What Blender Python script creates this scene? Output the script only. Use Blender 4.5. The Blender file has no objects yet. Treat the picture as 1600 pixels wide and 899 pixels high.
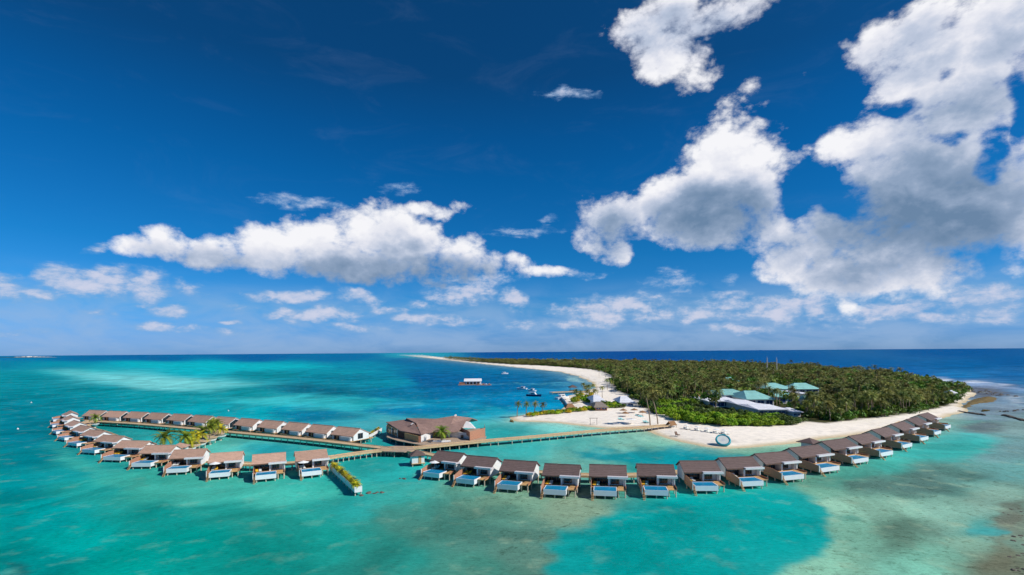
import bpy, math, random
import numpy as np
from mathutils import Vector, Matrix

# ------------------------------------------------------------------ survey constants (camera)
CAM_H = 36.0            # metres above the lagoon
FPX = 800.0             # focal length in photograph pixels (1600 px wide)
PX0, PY0 = 800.0, 550.0 # principal point (level camera, shifted lens)
ROLL = math.atan(12.0 / 1600.0)
CR, SR = math.cos(ROLL), math.sin(ROLL)
rnd = random.Random(7)
rng = np.random.default_rng(7)

sc = bpy.context.scene
col = bpy.context.collection

# ------------------------------------------------------------------ camera
cd = bpy.data.cameras.new('camera')
cam = bpy.data.objects.new('camera', cd)
col.objects.link(cam)
cd.sensor_width = 36.0
cd.lens = 36.0 * FPX / 1600.0
cd.shift_y = (PY0 - 449.5) / 1600.0
cd.clip_start = 0.5
cd.clip_end = 200000.0
cam.matrix_world = Matrix(((CR, SR, 0, 0), (0, 0, -1, 0), (-SR, CR, 0, CAM_H), (0, 0, 0, 1)))
sc.camera = cam

# ------------------------------------------------------------------ light
SUN_DIR = Vector((0.74, -0.26, 0.70)).normalized()      # towards the sun
sd = bpy.data.lights.new('sun', 'SUN')
sd.energy = 4.5
sd.angle = math.radians(0.53)
sd.color = (1.0, 0.955, 0.88)
sun = bpy.data.objects.new('sun', sd)
sun.rotation_euler = SUN_DIR.to_track_quat('Z', 'Y').to_euler()
sun.location = (200, -100, 300)
col.objects.link(sun)
sc.view_settings.view_transform = 'Standard'
sc.view_settings.look = 'None'
sc.view_settings.gamma = 1.0
sc.view_settings.exposure = 0.0
sc.view_settings.use_curve_mapping = False
sc.render.engine = 'CYCLES'
sc.cycles.use_denoising = True
sc.cycles.max_bounces = 6
sc.cycles.diffuse_bounces = 2
sc.cycles.use_adaptive_sampling = True
sc.cycles.adaptive_threshold = 0.02
sc.cycles.adaptive_min_samples = 12
sc.cycles.glossy_bounces = 2
sc.cycles.transmission_bounces = 2
sc.cycles.caustics_reflective = False
sc.cycles.caustics_refractive = False


def ray(px, py):
    a = (px - PX0) / FPX
    b = -(py - PY0) / FPX
    return Vector((a * CR + b * SR, 1.0, -a * SR + b * CR))


def gp(px, py, z=0.0):
    """photo pixel -> point on the horizontal plane at height z"""
    d = ray(px, py)
    t = (z - CAM_H) / d.z
    return Vector((d.x * t, d.y * t, z))


def at_dist(px, py, dist):
    d = ray(px, py)
    return Vector((d.x * dist, d.y * dist, CAM_H + d.z * dist))


def to_px(x, y, z=0.0):
    """world -> photo pixel (numpy friendly)"""
    zz = z - CAM_H
    a = (x * CR - zz * SR) / y
    b = (x * SR + zz * CR) / y
    return PX0 + FPX * a, PY0 - FPX * b


def lin(r, g, b):
    def f(c):
        c = c / 255.0
        return c / 12.92 if c <= 0.04045 else ((c + 0.055) / 1.055) ** 2.4
    return (f(r), f(g), f(b))


# ------------------------------------------------------------------ world: sky and clouds
def build_world():
    w = bpy.data.worlds.new('World')
    sc.world = w
    w.use_nodes = True
    nt = w.node_tree
    N, L = nt.nodes, nt.links
    N.clear()
    w.cycles.sampling_method = 'MANUAL'
    w.cycles.sample_map_resolution = 512

    def nd(t, **k):
        n = N.new(t)
        for a, v in k.items():
            setattr(n, a, v)
        return n

    def put(sock, v):
        if isinstance(v, bpy.types.NodeSocket):
            L.new(v, sock)
        else:
            sock.default_value = v

    def M(op, a, b=None, c=None, clamp=False):
        n = nd('ShaderNodeMath', operation=op, use_clamp=clamp)
        put(n.inputs[0], a)
        if b is not None:
            put(n.inputs[1], b)
        if c is not None:
            put(n.inputs[2], c)
        return n.outputs[0]

    def VM(op, a, b=None, c=None):
        n = nd('ShaderNodeVectorMath', operation=op)
        put(n.inputs[0], a)
        if b is not None:
            put(n.inputs[1], b)
        if c is not None:
            put(n.inputs[2], c)
        return n.outputs[1] if op in ('LENGTH', 'DOT_PRODUCT') else n.outputs[0]

    def step(v, lo, hi, smooth=True):
        n = nd('ShaderNodeMapRange', interpolation_type='SMOOTHSTEP' if smooth else 'LINEAR', clamp=True)
        put(n.inputs[0], v)
        put(n.inputs[1], lo)
        put(n.inputs[2], hi)
        return n.outputs[0]

    def mixc(f, a, b):
        n = nd('ShaderNodeMix', data_type='RGBA')
        put(n.inputs[0], f)
        put(n.inputs[6], a)
        put(n.inputs[7], b)
        return n.outputs[2]

    tc = nd('ShaderNodeTexCoord')
    sep = nd('ShaderNodeSeparateXYZ')
    L.new(tc.outputs['Generated'], sep.inputs[0])
    x, y, z = sep.outputs
    r = M('SQRT', M('ADD', M('MULTIPLY', x, x), M('MULTIPLY', y, y)))
    r = M('MAXIMUM', r, 1e-4)
    az = M('ARCTAN2', x, y)
    t = M('DIVIDE', z, r)
    cylv = nd('ShaderNodeCombineXYZ')
    L.new(M('DIVIDE', x, r), cylv.inputs[0])
    L.new(M('DIVIDE', y, r), cylv.inputs[1])
    L.new(t, cylv.inputs[2])
    cyl = cylv.outputs[0]
    p2n = nd('ShaderNodeCombineXYZ')
    L.new(az, p2n.inputs[0])
    L.new(t, p2n.inputs[1])
    p2 = p2n.outputs[0]

    def azt(px, py):
        d = ray(px, py)
        h = math.hypot(d.x, d.y)
        return math.atan2(d.x, d.y), d.z / h

    # (cx, cy, rx, ry, weight) : where the cumulus of the photograph stand (pixel -> direction)
    big = [
        # long cumulus in the left half
        (215, 385, 50, 24, .8), (270, 380, 60, 30, .9), (340, 392, 80, 30, 1), (425, 388, 75, 42, 1.1), (500, 380, 75, 44, 1.1),
        (585, 372, 80, 54, 1.2), (640, 390, 75, 50, 1.1), (560, 415, 150, 32, 1), (715, 405, 55, 42, .9), (780, 415, 80, 24, .7),
        (850, 426, 60, 11, .55), (668, 334, 36, 15, .7), (722, 325, 22, 13, .4), (640, 428, 120, 20, .7),
        # cumulus right of the centre
        (950, 340, 55, 52, 1), (1000, 335, 60, 38, .9), (1062, 305, 70, 48, 1), (1140, 262, 95, 78, 1.2), (1185, 310, 58, 82, 1.1),
        (1110, 345, 105, 46, 1.1), (925, 370, 32, 28, .8), (965, 392, 22, 24, .7), (1210, 355, 60, 42, .9),
        # top centre cloud
        (1075, 25, 125, 50, .95), (1050, 75, 60, 50, .85), (1000, 40, 52, 42, .75), (1160, 8, 62, 26, .7), (1085, 112, 42, 26, .65),
        (1150, 165, 44, 22, .38), (1120, 182, 26, 16, .36), (1180, 138, 20, 20, .36), (1257, 112, 15, 18, .38),
        # great cumulus on the right
        (1375, 78, 60, 58, 1), (1440, 60, 90, 70, 1.1), (1520, 80, 120, 110, 1.2), (1440, 130, 90, 70, 1.1), (1510, 180, 115, 62, 1.1),
        (1580, 20, 110, 70, 1.1), (1360, 195, 34, 22, .7), (1430, 290, 135, 95, 1.2), (1310, 238, 52, 44, .9), (1248, 238, 32, 14, .6),
        (1375, 225, 85, 42, 1), (1490, 330, 140, 95, 1.2), (1510, 245, 100, 60, 1), (1585, 320, 70, 120, 1), (1390, 375, 120, 72, 1.1),
        (1280, 372, 64, 62, 1), (1235, 400, 54, 48, .9), (1330, 425, 110, 52, .9), (1450, 420, 100, 42, .9), (1340, 470, 26, 30, .6),
        # out of frame, the same kind of sky
        (1750, 200, 160, 120, 1), (1800, 420, 160, 60, .9), (1950, 60, 200, 90, 1), (-180, 330, 120, 50, .9), (-350, 430, 160, 50, .9),
    ]
    low = [
        (100, 438, 45, 26, .7), (150, 452, 70, 24, .75), (228, 450, 42, 30, .7), (10, 445, 42, 20, .7), (70, 465, 60, 14, .6),
        (455, 465, 68, 13, .8), (500, 496, 66, 13, .8), (440, 490, 32, 9, .6), (268, 487, 46, 11, .7), (245, 511, 38, 9, .6),
        (560, 466, 38, 13, .65), (165, 498, 32, 8, .5), (368, 500, 20, 5, .6), (725, 458, 62, 20, .7), (640, 500, 44, 12, .65),
        (800, 470, 26, 18, .65), (660, 476, 34, 8, .5), (820, 506, 40, 9, .5), (700, 495, 50, 10, .45), (745, 440, 70, 14, .5),
        (960, 480, 75, 24, .75), (940, 495, 40, 14, .7), (1010, 490, 50, 16, .6), (1100, 486, 66, 22, .7), (1215, 482, 62, 27, .8),
        (1275, 478, 36, 22, .7), (1400, 482, 70, 22, .7), (1530, 462, 80, 22, .7), (1550, 490, 75, 16, .65), (1340, 495, 80, 14, .5),
        (1050, 442, 52, 20, .38), (1140, 440, 12, 9, .5), (1180, 430, 14, 9, .45), (905, 425, 45, 8, .35), (1470, 497, 60, 14, .55),
        (470, 318, 75, 12, .36), (820, 362, 75, 8, .36), (620, 300, 40, 10, .3), (890, 147, 40, 9, .33), (860, 340, 12, 8, .35), (150, 390, 20, 12, .35),
        (60, 520, 60, 7, .4), (1000, 465, 60, 14, .5), (1150, 470, 60, 14, .5), (1480, 475, 60, 14, .5), (1250, 500, 80, 12, .5), (880, 490, 40, 12, .5), (40, 470, 60, 16, .5), (190, 430, 40, 16, .5), (300, 450, 40, 14, .4), (600, 485, 50, 8, .45), (390, 480, 40, 7, .4), (330, 515, 90, 7, .4), (560, 515, 70, 7, .4), (900, 510, 70, 10, .5), (1150, 510, 90, 10, .5), (1300, 512, 90, 9, .45),
    ]

    wn = nd('ShaderNodeTexNoise', noise_dimensions='3D')
    L.new(cyl, wn.inputs['Vector'])
    wn.inputs['Scale'].default_value = 9.0
    wn.inputs['Detail'].default_value = 3.0
    warp = VM('MULTIPLY', VM('SUBTRACT', wn.outputs['Color'], (.5, .5, .5)), (.07, .05, 0))
    pw = VM('ADD', p2, warp)

    def field(items, pos):
        cur = None
        for cx, cy, rx, ry, k in items:
            a0, t0 = azt(cx, cy)
            a1, _ = azt(cx + rx, cy)
            am, _ = azt(cx - rx, cy)
            _, t1 = azt(cx, cy - ry)
            ra, rt = abs(a1 - am) / 2 * 1.12, abs(t1 - t0) * 1.12
            v = VM('MULTIPLY_ADD', pos, (1 / ra, 1 / rt, 0), (-a0 / ra, -t0 / rt, 0))
            d2 = VM('DOT_PRODUCT', v, v)
            m = M('MULTIPLY_ADD', d2, -k, k)
            cur = m if cur is None else M('MAXIMUM', cur, m)
        return M('MAXIMUM', cur, -1.0)

    def noise(scale, detail, rough, off=(0, 0, 0), zs=1.35, dist=0.0):
        n = nd('ShaderNodeTexNoise', noise_dimensions='3D')
        v = VM('MULTIPLY', VM('ADD', cyl, off), (1, 1, zs))
        L.new(v, n.inputs['Vector'])
        n.inputs['Scale'].default_value = scale
        n.inputs['Detail'].default_value = detail
        n.inputs['Roughness'].default_value = rough
        n.inputs['Distortion'].default_value = dist
        return n.outputs['Fac']

    # towards the sun on the dome, as a small step: right and up
    so = (0.016, 0.0, 0.024)

    def puffs(scale, off=(0, 0, 0)):
        n = nd('ShaderNodeTexVoronoi', voronoi_dimensions='3D', feature='F1', normalize=True)
        jit = VM('MULTIPLY', VM('SUBTRACT', wn.outputs['Color'], (.5, .5, .5)), (.03, .03, .03))
        L.new(VM('MULTIPLY', VM('ADD', VM('ADD', cyl, off), jit), (1, 1, 1.25)), n.inputs['Vector'])
        n.inputs['Scale'].default_value = scale
        n.inputs['Detail'].default_value = 2.6
        n.inputs['Roughness'].default_value = .55
        n.inputs['Lacunarity'].default_value = 2.3
        return M('SUBTRACT', 1.0, n.outputs['Distance'])

    def body(off=(0, 0, 0)):
        return M('ADD', M('MULTIPLY', noise(10.0, 8.0, .60, off=off, dist=.25), .58), M('MULTIPLY', puffs(17.0, off), .50))
    n_mid = M('SUBTRACT', body(), .10)
    n_mid_s = M('SUBTRACT', body(so), .10)
    n_fine = noise(38.0, 6.0, .64)

    mb = field(big, pw)
    core = [(560, 430, 160, 34, .80), (690, 430, 120, 32, .80), (340, 408, 110, 24, .5), (620, 395, 60, 24, .3), (1120, 335, 110, 58, .95), (955, 358, 52, 46, .6),
            (1400, 335, 150, 88, 1.0), (1500, 335, 125, 105, 1.0), (1440, 255, 110, 45, .6), (1500, 175, 130, 55, .45), (1075, 45, 100, 36, .35),
            (1330, 410, 90, 45, .6), (1430, 90, 80, 50, .35), (1560, 60, 70, 50, .3), (1240, 380, 60, 40, .4), (1750, 240, 130, 90, .8), (-180, 350, 100, 40, .5)]
    mc = field(core, pw)
    ml = field([(a, b, c, d, min(.95, k * 1.22)) for a, b, c, d, k in low], pw)

    def dens(m, n, nf, amp):
        v = M('ADD', m, M('MULTIPLY', M('SUBTRACT', n, .5), amp))
        return M('ADD', v, M('MULTIPLY', M('SUBTRACT', nf, .5), .75))

    db = M('SUBTRACT', dens(M('MULTIPLY', mb, .88), n_mid, n_fine, 2.9), .30)
    # blue gaps inside the great cloud
    holes = field([(1405, 172, 34, 16, .9), (1482, 212, 36, 18, .9), (1550, 250, 34, 42, .9), (1594, 165, 24, 56, .9), (1320, 318, 52, 26, .8), (1262, 300, 50, 44, .9), (1475, 115, 22, 14, .6)], pw)
    db = M('SUBTRACT', db, M('MULTIPLY', M('MAXIMUM', holes, 0.0), .62))
    cov_b = step(db, -.08, .56)
    # low clouds near the horizon: finer, flatter noise
    n_low = noise(26.0, 7.0, .6, zs=2.4, dist=.2)
    dl = dens(ml, n_low, n_fine, 1.9)
    cov_l = M('MULTIPLY', step(dl, .0, .85), .88)

    # shade of the big clouds: how much cloud lies between this spot and the sun
    thick = step(M('ADD', mc, M('MULTIPLY', M('SUBTRACT', n_mid, .5), 1.1)), -.50, 1.20)
    inside = step(db, .0, .9)
    relief = M('MULTIPLY', M('MULTIPLY', M('SUBTRACT', n_mid_s, n_mid), 1.7), inside)
    shade = M('ADD', M('MULTIPLY', thick, .94), M('ADD', relief, M('MULTIPLY', M('SUBTRACT', n_fine, .5), -.22)), clamp=True)
    ramp = nd('ShaderNodeValToRGB')
    L.new(shade, ramp.inputs[0])
    e = ramp.color_ramp.elements
    e[0].position = 0.0
    e[0].color = (*lin(246, 246, 250), 1)
    e[1].position = 1.0
    e[1].color = (*lin(106, 134, 166), 1)
    for p, c in ((.20, (228, 230, 240)), (.42, (192, 202, 222)), (.68, (146, 166, 194))):
        el = ramp.color_ramp.elements.new(p)
        el.color = (*lin(*c), 1)
    c_big = ramp.outputs[0]
    rl = nd('ShaderNodeValToRGB')
    L.new(step(M('ADD', dl, M('MULTIPLY', M('SUBTRACT', n_fine, .5), .8)), .1, 1.2), rl.inputs[0])
    rl.color_ramp.elements[0].color = (*lin(128, 172, 216), 1)
    rl.color_ramp.elements[1].color = (*lin(212, 214, 232), 1)
    c_low = rl.outputs[0]

    sky = nd('ShaderNodeTexSky', sky_type='NISHITA')
    sky.sun_disc = False
    sky.sun_elevation = math.asin(SUN_DIR.z)
    sky.sun_rotation = math.atan2(SUN_DIR.x, SUN_DIR.y)
    sky.altitude = 36.0
    sky.air_density = 1.0
    sky.dust_density = 0.3
    sky.ozone_density = 3.0
    # polariser: the clear sky is deeper and more saturated overhead, hazy only at the horizon
    deep = nd('ShaderNodeMix', data_type='RGBA', blend_type='MULTIPLY')
    deep.inputs[0].default_value = 1.0
    L.new(sky.outputs[0], deep.inputs[6])
    tint = nd('ShaderNodeValToRGB')
    L.new(M('MULTIPLY', t, 1.2, clamp=True), tint.inputs[0])
    te = tint.color_ramp.elements
    te[0].position = 0.0
    te[0].color = (.24, .52, 1.28, 1)
    te[1].position = 1.0
    te[1].color = (.04, .36, .62, 1)
    for p, c in ((.03, (.20, .50, 1.25)), (.10, (.13, .54, 1.05)), (.22, (.045, .50, .93)), (.40, (.02, .46, .86)), (.50, (.02, .42, .79)), (.64, (.03, .34, .62))):
        el = te.new(p)
        el.color = (*c, 1)
    L.new(tint.outputs[0], deep.inputs[7])
    SKY_STRENGTH = 0.10
    # cloud colours are radiances: divide by the background strength
    def scaled(c):
        return VM('MULTIPLY', c, (1 / SKY_STRENGTH,) * 3)
    # thin veil of cloud and haze low over the horizon
    n_veil = noise(7.0, 6.0, .6, zs=3.2, dist=.4)
    band = M('MULTIPLY', step(t, -.03, .02), M('SUBTRACT', 1.0, step(t, .045, .15)))
    veil = M('MULTIPLY', M('MULTIPLY', step(n_veil, .26, .68), band), .64)
    streaks = M('MULTIPLY', M('MULTIPLY', step(noise(5.0, 7.0, .66, off=(3, 1, 0), zs=2.6, dist=.8), .50, .85), step(t, .12, .3)), .06)
    c0 = mixc(M('MAXIMUM', veil, streaks), deep.outputs[2], scaled((*lin(156, 184, 219),)))
    c1 = mixc(cov_l, c0, scaled(c_low))
    c2 = mixc(cov_b, c1, scaled(c_big))
    bg = nd('ShaderNodeBackground')
    L.new(c2, bg.inputs[0])
    bg.inputs[1].default_value = SKY_STRENGTH
    out = nd('ShaderNodeOutputWorld')
    L.new(bg.outputs[0], out.inputs[0])


build_world()

# ------------------------------------------------------------------ helpers
def tag(o, label=None, cat=None, group=None, kind=None):
    if label:
        o['label'] = label
    if cat:
        o['category'] = cat
    if group:
        o['group'] = group
    if kind:
        o['kind'] = kind
    return o


def empty(name, loc=(0, 0, 0), rz=0.0, scale=(1, 1, 1)):
    o = bpy.data.objects.new(name, None)
    o.empty_display_size = 1.0
    o.location = loc
    o.rotation_euler = (0, 0, rz)
    o.scale = scale
    col.objects.link(o)
    return o


def copy_tree(o, parent=None):
    c = o.copy()
    col.objects.link(c)
    if parent is not None:
        c.parent = parent
    for ch in o.children:
        copy_tree(ch, c)
    return c


class MB:
    """collects geometry for one mesh object"""
    def __init__(self):
        self.v, self.f, self.m = [], [], []

    def add(self, vs, fs, m=0):
        o = len(self.v)
        self.v += [tuple(p) for p in vs]
        self.f += [tuple(i + o for i in q) for q in fs]
        self.m += [m] * len(fs)
        return self

    def box(self, x0, x1, y0, y1, z0, z1, m=0):
        return self.add([(x0, y0, z0), (x1, y0, z0), (x1, y1, z0), (x0, y1, z0), (x0, y0, z1), (x1, y0, z1), (x1, y1, z1), (x0, y1, z1)],
                        [(0, 3, 2, 1), (4, 5, 6, 7), (0, 1, 5, 4), (1, 2, 6, 5), (2, 3, 7, 6), (3, 0, 4, 7)], m)

    def extrude(self, pts, vec, m=0):
        """closed polygon (3-D points) swept along vec"""
        n = len(pts)
        a = [Vector(p) for p in pts]
        b = [p + Vector(vec) for p in a]
        nrm = Vector((0, 0, 0))
        for i in range(n):
            nrm += a[i].cross(a[(i + 1) % n])
        idx = list(range(n))
        fs = []
        flip = nrm.dot(Vector(vec)) > 0
        fs.append(tuple(reversed(idx)) if flip else tuple(idx))
        fs.append(tuple(i + n for i in idx) if flip else tuple(i + n for i in reversed(idx)))
        for i in range(n):
            j = (i + 1) % n
            fs.append((i, j, j + n, i + n) if flip else (j, i, i + n, j + n))
        return self.add(a + b, fs, m)

    def tube(self, path, radii, n=6, m=0, cap=True):
        vs, fs = [], []
        k = len(path)
        path = [Vector(p) for p in path]
        for i, p in enumerate(path):
            d = (path[min(i + 1, k - 1)] - path[max(i - 1, 0)]).normalized()
            s = d.cross(Vector((0, 1, 0)) if abs(d.y) < .9 else Vector((1, 0, 0))).normalized()
            t = d.cross(s)
            for j in range(n):
                a = 2 * math.pi * j / n
                vs.append(p + (s * math.cos(a) + t * math.sin(a)) * radii[i])
        for i in range(k - 1):
            for j in range(n):
                q = (j + 1) % n
                fs.append((i * n + j, i * n + q, (i + 1) * n + q, (i + 1) * n + j))
        if cap:
            fs.append(tuple(range(n - 1, -1, -1)))
            fs.append(tuple(range((k - 1) * n, k * n)))
        return self.add(vs, fs, m)

    def lathe(self, prof, n=14, c=(0, 0, 0), m=0, sx=1.0, sy=1.0):
        vs, fs = [], []
        for r, z in prof:
            for j in range(n):
                a = 2 * math.pi * j / n
                vs.append((c[0] + r * sx * math.cos(a), c[1] + r * sy * math.sin(a), c[2] + z))
        for i in range(len(prof) - 1):
            for j in range(n):
                q = (j + 1) % n
                fs.append((i * n + j, i * n + q, (i + 1) * n + q, (i + 1) * n + j))
        fs.append(tuple(range(n - 1, -1, -1)))
        fs.append(tuple(range((len(prof) - 1) * n, len(prof) * n)))
        return self.add(vs, fs, m)

    def mesh(self, name, mats, smooth=False):
        me = bpy.data.meshes.new(name)
        me.from_pydata(self.v, [], self.f)
        for mt in (mats if isinstance(mats, (list, tuple)) else [mats]):
            me.materials.append(mt)
        me.polygons.foreach_set('material_index', self.m)
        if smooth:
            me.polygons.foreach_set('use_smooth', [True] * len(self.f))
        me.update()
        return me

    def build(self, name, mats, parent=None, loc=(0, 0, 0), rz=0.0, smooth=False):
        return obj(name, self.mesh(name, mats, smooth), parent, loc, rz)


def obj(name, me, parent=None, loc=(0, 0, 0), rz=0.0):
    o = bpy.data.objects.new(name, me)
    o.location = loc
    o.rotation_euler = (0, 0, rz)
    col.objects.link(o)
    if parent is not None:
        o.parent = parent
    return o


ORD = ['first', 'second', 'third', 'fourth', 'fifth', 'sixth', 'seventh', 'eighth', 'ninth', 'tenth', 'eleventh', 'twelfth',
       'thirteenth', 'fourteenth', 'fifteenth', 'sixteenth', 'seventeenth', 'eighteenth', 'nineteenth', 'twentieth']


# ------------------------------------------------------------------ materials
def material(name, c, rough=.6, var=.12, scale=1.5, bump=0.0, bscale=8.0, spec=.35, rand=0.0, c2=None, streak=None, detail=5.0, courses=0.0):
    """procedural: base colour broken up by noise (towards c2 if given), optional relief, optional per-object variation"""
    m = bpy.data.materials.new(name)
    m.use_nodes = True
    nt = m.node_tree
    N, L = nt.nodes, nt.links
    b = N['Principled BSDF']
    b.inputs['Roughness'].default_value = rough
    b.inputs['Specular IOR Level'].default_value = spec
    tc = N.new('ShaderNodeTexCoord')
    vec = tc.outputs['Object']
    if streak:
        mp = N.new('ShaderNodeMapping')
        mp.inputs['Scale'].default_value = streak
        L.new(vec, mp.inputs[0])
        vec = mp.outputs[0]
    n = N.new('ShaderNodeTexNoise')
    n.inputs['Scale'].default_value = scale
    n.inputs['Detail'].default_value = detail
    n.inputs['Roughness'].default_value = .62
    L.new(vec, n.inputs['Vector'])
    rp = N.new('ShaderNodeValToRGB')
    L.new(n.outputs['Fac'], rp.inputs[0])
    lo = tuple(x * (1 - var) for x in c)
    hi = tuple(min(1, x * (1 + var)) for x in c) if c2 is None else c2
    rp.color_ramp.elements[0].position = .3
    rp.color_ramp.elements[0].color = (*lo, 1)
    rp.color_ramp.elements[1].position = .7
    rp.color_ramp.elements[1].color = (*hi, 1)
    out = rp.outputs[0]
    if courses:      # rows of shingle
        wv = N.new('ShaderNodeTexWave')
        wv.bands_direction = 'Y'
        wv.inputs['Scale'].default_value = .314 / courses
        wv.inputs['Distortion'].default_value = 1.2
        wv.inputs['Detail'].default_value = 3
        L.new(tc.outputs['Object'], wv.inputs['Vector'])
        mm = N.new('ShaderNodeMapRange')
        L.new(wv.outputs['Fac'], mm.inputs[0])
        mm.inputs[3].default_value = .80
        mm.inputs[4].default_value = 1.08
        h0 = N.new('ShaderNodeHueSaturation')
        L.new(mm.outputs[0], h0.inputs['Value'])
        L.new(out, h0.inputs['Color'])
        out = h0.outputs[0]
    if rand:
        oi = N.new('ShaderNodeObjectInfo')
        hs = N.new('ShaderNodeHueSaturation')
        mr = N.new('ShaderNodeMapRange')
        L.new(oi.outputs['Random'], mr.inputs[0])
        mr.inputs[3].default_value = 1 - rand
        mr.inputs[4].default_value = 1 + rand
        L.new(mr.outputs[0], hs.inputs['Value'])
        L.new(out, hs.inputs['Color'])
        out = hs.outputs[0]
    L.new(out, b.inputs['Base Color'])
    if bump:
        n2 = N.new('ShaderNodeTexNoise')
        n2.inputs['Scale'].default_value = bscale
        n2.inputs['Detail'].default_value = 4
        L.new(vec, n2.inputs['Vector'])
        bp = N.new('ShaderNodeBump')
        bp.inputs['Strength'].default_value = bump
        bp.inputs['Distance'].default_value = .05
        L.new(n2.outputs['Fac'], bp.inputs['Height'])
        L.new(bp.outputs[0], b.inputs['Normal'])
    return m


MT = {}
MT['roof_dark'] = material('brown_shingle', lin(108, 90, 86), .8, .18, .9, .5, 5, rand=.13, streak=(1, 2.5, 2.5), courses=.62)
MT['roof_tan'] = material('weathered_shingle', lin(186, 150, 130), .8, .16, .9, .5, 5, rand=.13, streak=(1, 2.5, 2.5), courses=.62)
MT['roof_main'] = material('restaurant_shingle', lin(146, 118, 108), .8, .18, .5, .5, 4, courses=1.0)
MT['white'] = material('white_render', (.80, .79, .77), .6, .06, .7, rand=.04)
MT['grey_wall'] = material('grey_cladding', lin(226, 218, 212), .7, .10, 1.2, streak=(1, 1, 6))
MT['pool_wall'] = material('white_pool_wall', (.84, .84, .86), .4, .04, .8)
MT['canopy'] = material('pale_canopy', lin(205, 200, 205), .5, .06, .8)
MT['deck'] = material('deck_timber', lin(200, 158, 108), .7, .22, 1.5, .3, 6, streak=(8, .6, 1), rand=.06)
MT['walk'] = material('weathered_boardwalk', lin(196, 168, 132), .75, .20, .35, .3, 5, detail=8)
MT['kerb'] = material('boardwalk_kerb', lin(206, 176, 134), .75, .15, .8)
MT['plaza'] = material('greyed_boardwalk', lin(170, 148, 128), .8, .20, .5, .3, 5, detail=8)
MT['wood'] = material('red_timber', lin(172, 118, 92), .7, .22, 2.0, .3, 6, streak=(1, 6, .6), rand=.08)
MT['wood_dark'] = material('dark_timber', lin(180, 130, 104), .7, .25, 2.0, .3, 6, streak=(1, 6, .6), rand=.06)
MT['pile'] = material('concrete_pile', lin(206, 192, 172), .8, .18, 1.4, rand=.08)
MT['glass'] = material('dark_glass', lin(38, 52, 60), .08, .3, .6, spec=.6)
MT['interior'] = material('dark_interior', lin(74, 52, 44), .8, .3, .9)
MT['frame'] = material('brown_frame', lin(110, 84, 68), .6, .15, 2)
MT['yellow'] = material('yellow_cushion', lin(240, 184, 50), .8, .08, 2, rand=.08)
MT['towel'] = material('pale_cushion', lin(222, 222, 214), .8, .06, 2, rand=.05)
MT['aqua'] = material('aqua_cushion', lin(150, 205, 205), .8, .06, 2)
MT['parasol'] = material('white_canvas', (.82, .82, .80), .7, .04, 2)
MT['thatch'] = material('palm_thatch', lin(150, 112, 78), .9, .3, 3, .6, 9, rand=.1)
MT['thatch_grey'] = material('grey_thatch', lin(140, 128, 118), .9, .25, 3, .6, 9)
MT['teal_roof'] = material('teal_metal_roof', lin(146, 204, 196), .5, .14, .18, rand=.08, detail=7, courses=2.2)
MT['white_roof'] = material('white_sheet_roof', lin(238, 238, 244), .5, .08, .2, courses=2.6)
MT['blue_glass'] = material('blue_glazing', lin(52, 74, 120), .15, .25, .5)
MT['rock'] = material('dark_rock', lin(96, 90, 82), .9, .4, 1.1, .8, 5)
MT['rock_gold'] = material('algae_rock', lin(150, 122, 62), .9, .35, .6, .8, 4, c2=lin(104, 92, 58))
MT['hull_white'] = material('white_hull', (.78, .79, .80), .3, .04, 1)
MT['hull_blue'] = material('navy_hull', lin(20, 44, 92), .35, .2, 1)
MT['steel'] = material('painted_steel', lin(214, 214, 214), .4, .08, 2)
MT['red_steel'] = material('red_steel', lin(190, 110, 96), .5, .08, 2)
MT['trunk'] = material('palm_trunk', lin(152, 132, 112), .9, .25, 1.5, .6, 6, rand=.12)
MT['soil'] = material('planter_soil', lin(110, 104, 60), .9, .3, 1.5)
MT['teal_ring'] = material('teal_tube', lin(40, 150, 165), .4, .1, 1)


def pool_water_material():
    m = material('pool_water', lin(30, 134, 178), .25, .12, .5, .15, 3, spec=.12)
    return m


MT['pool_water'] = pool_water_material()


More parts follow.
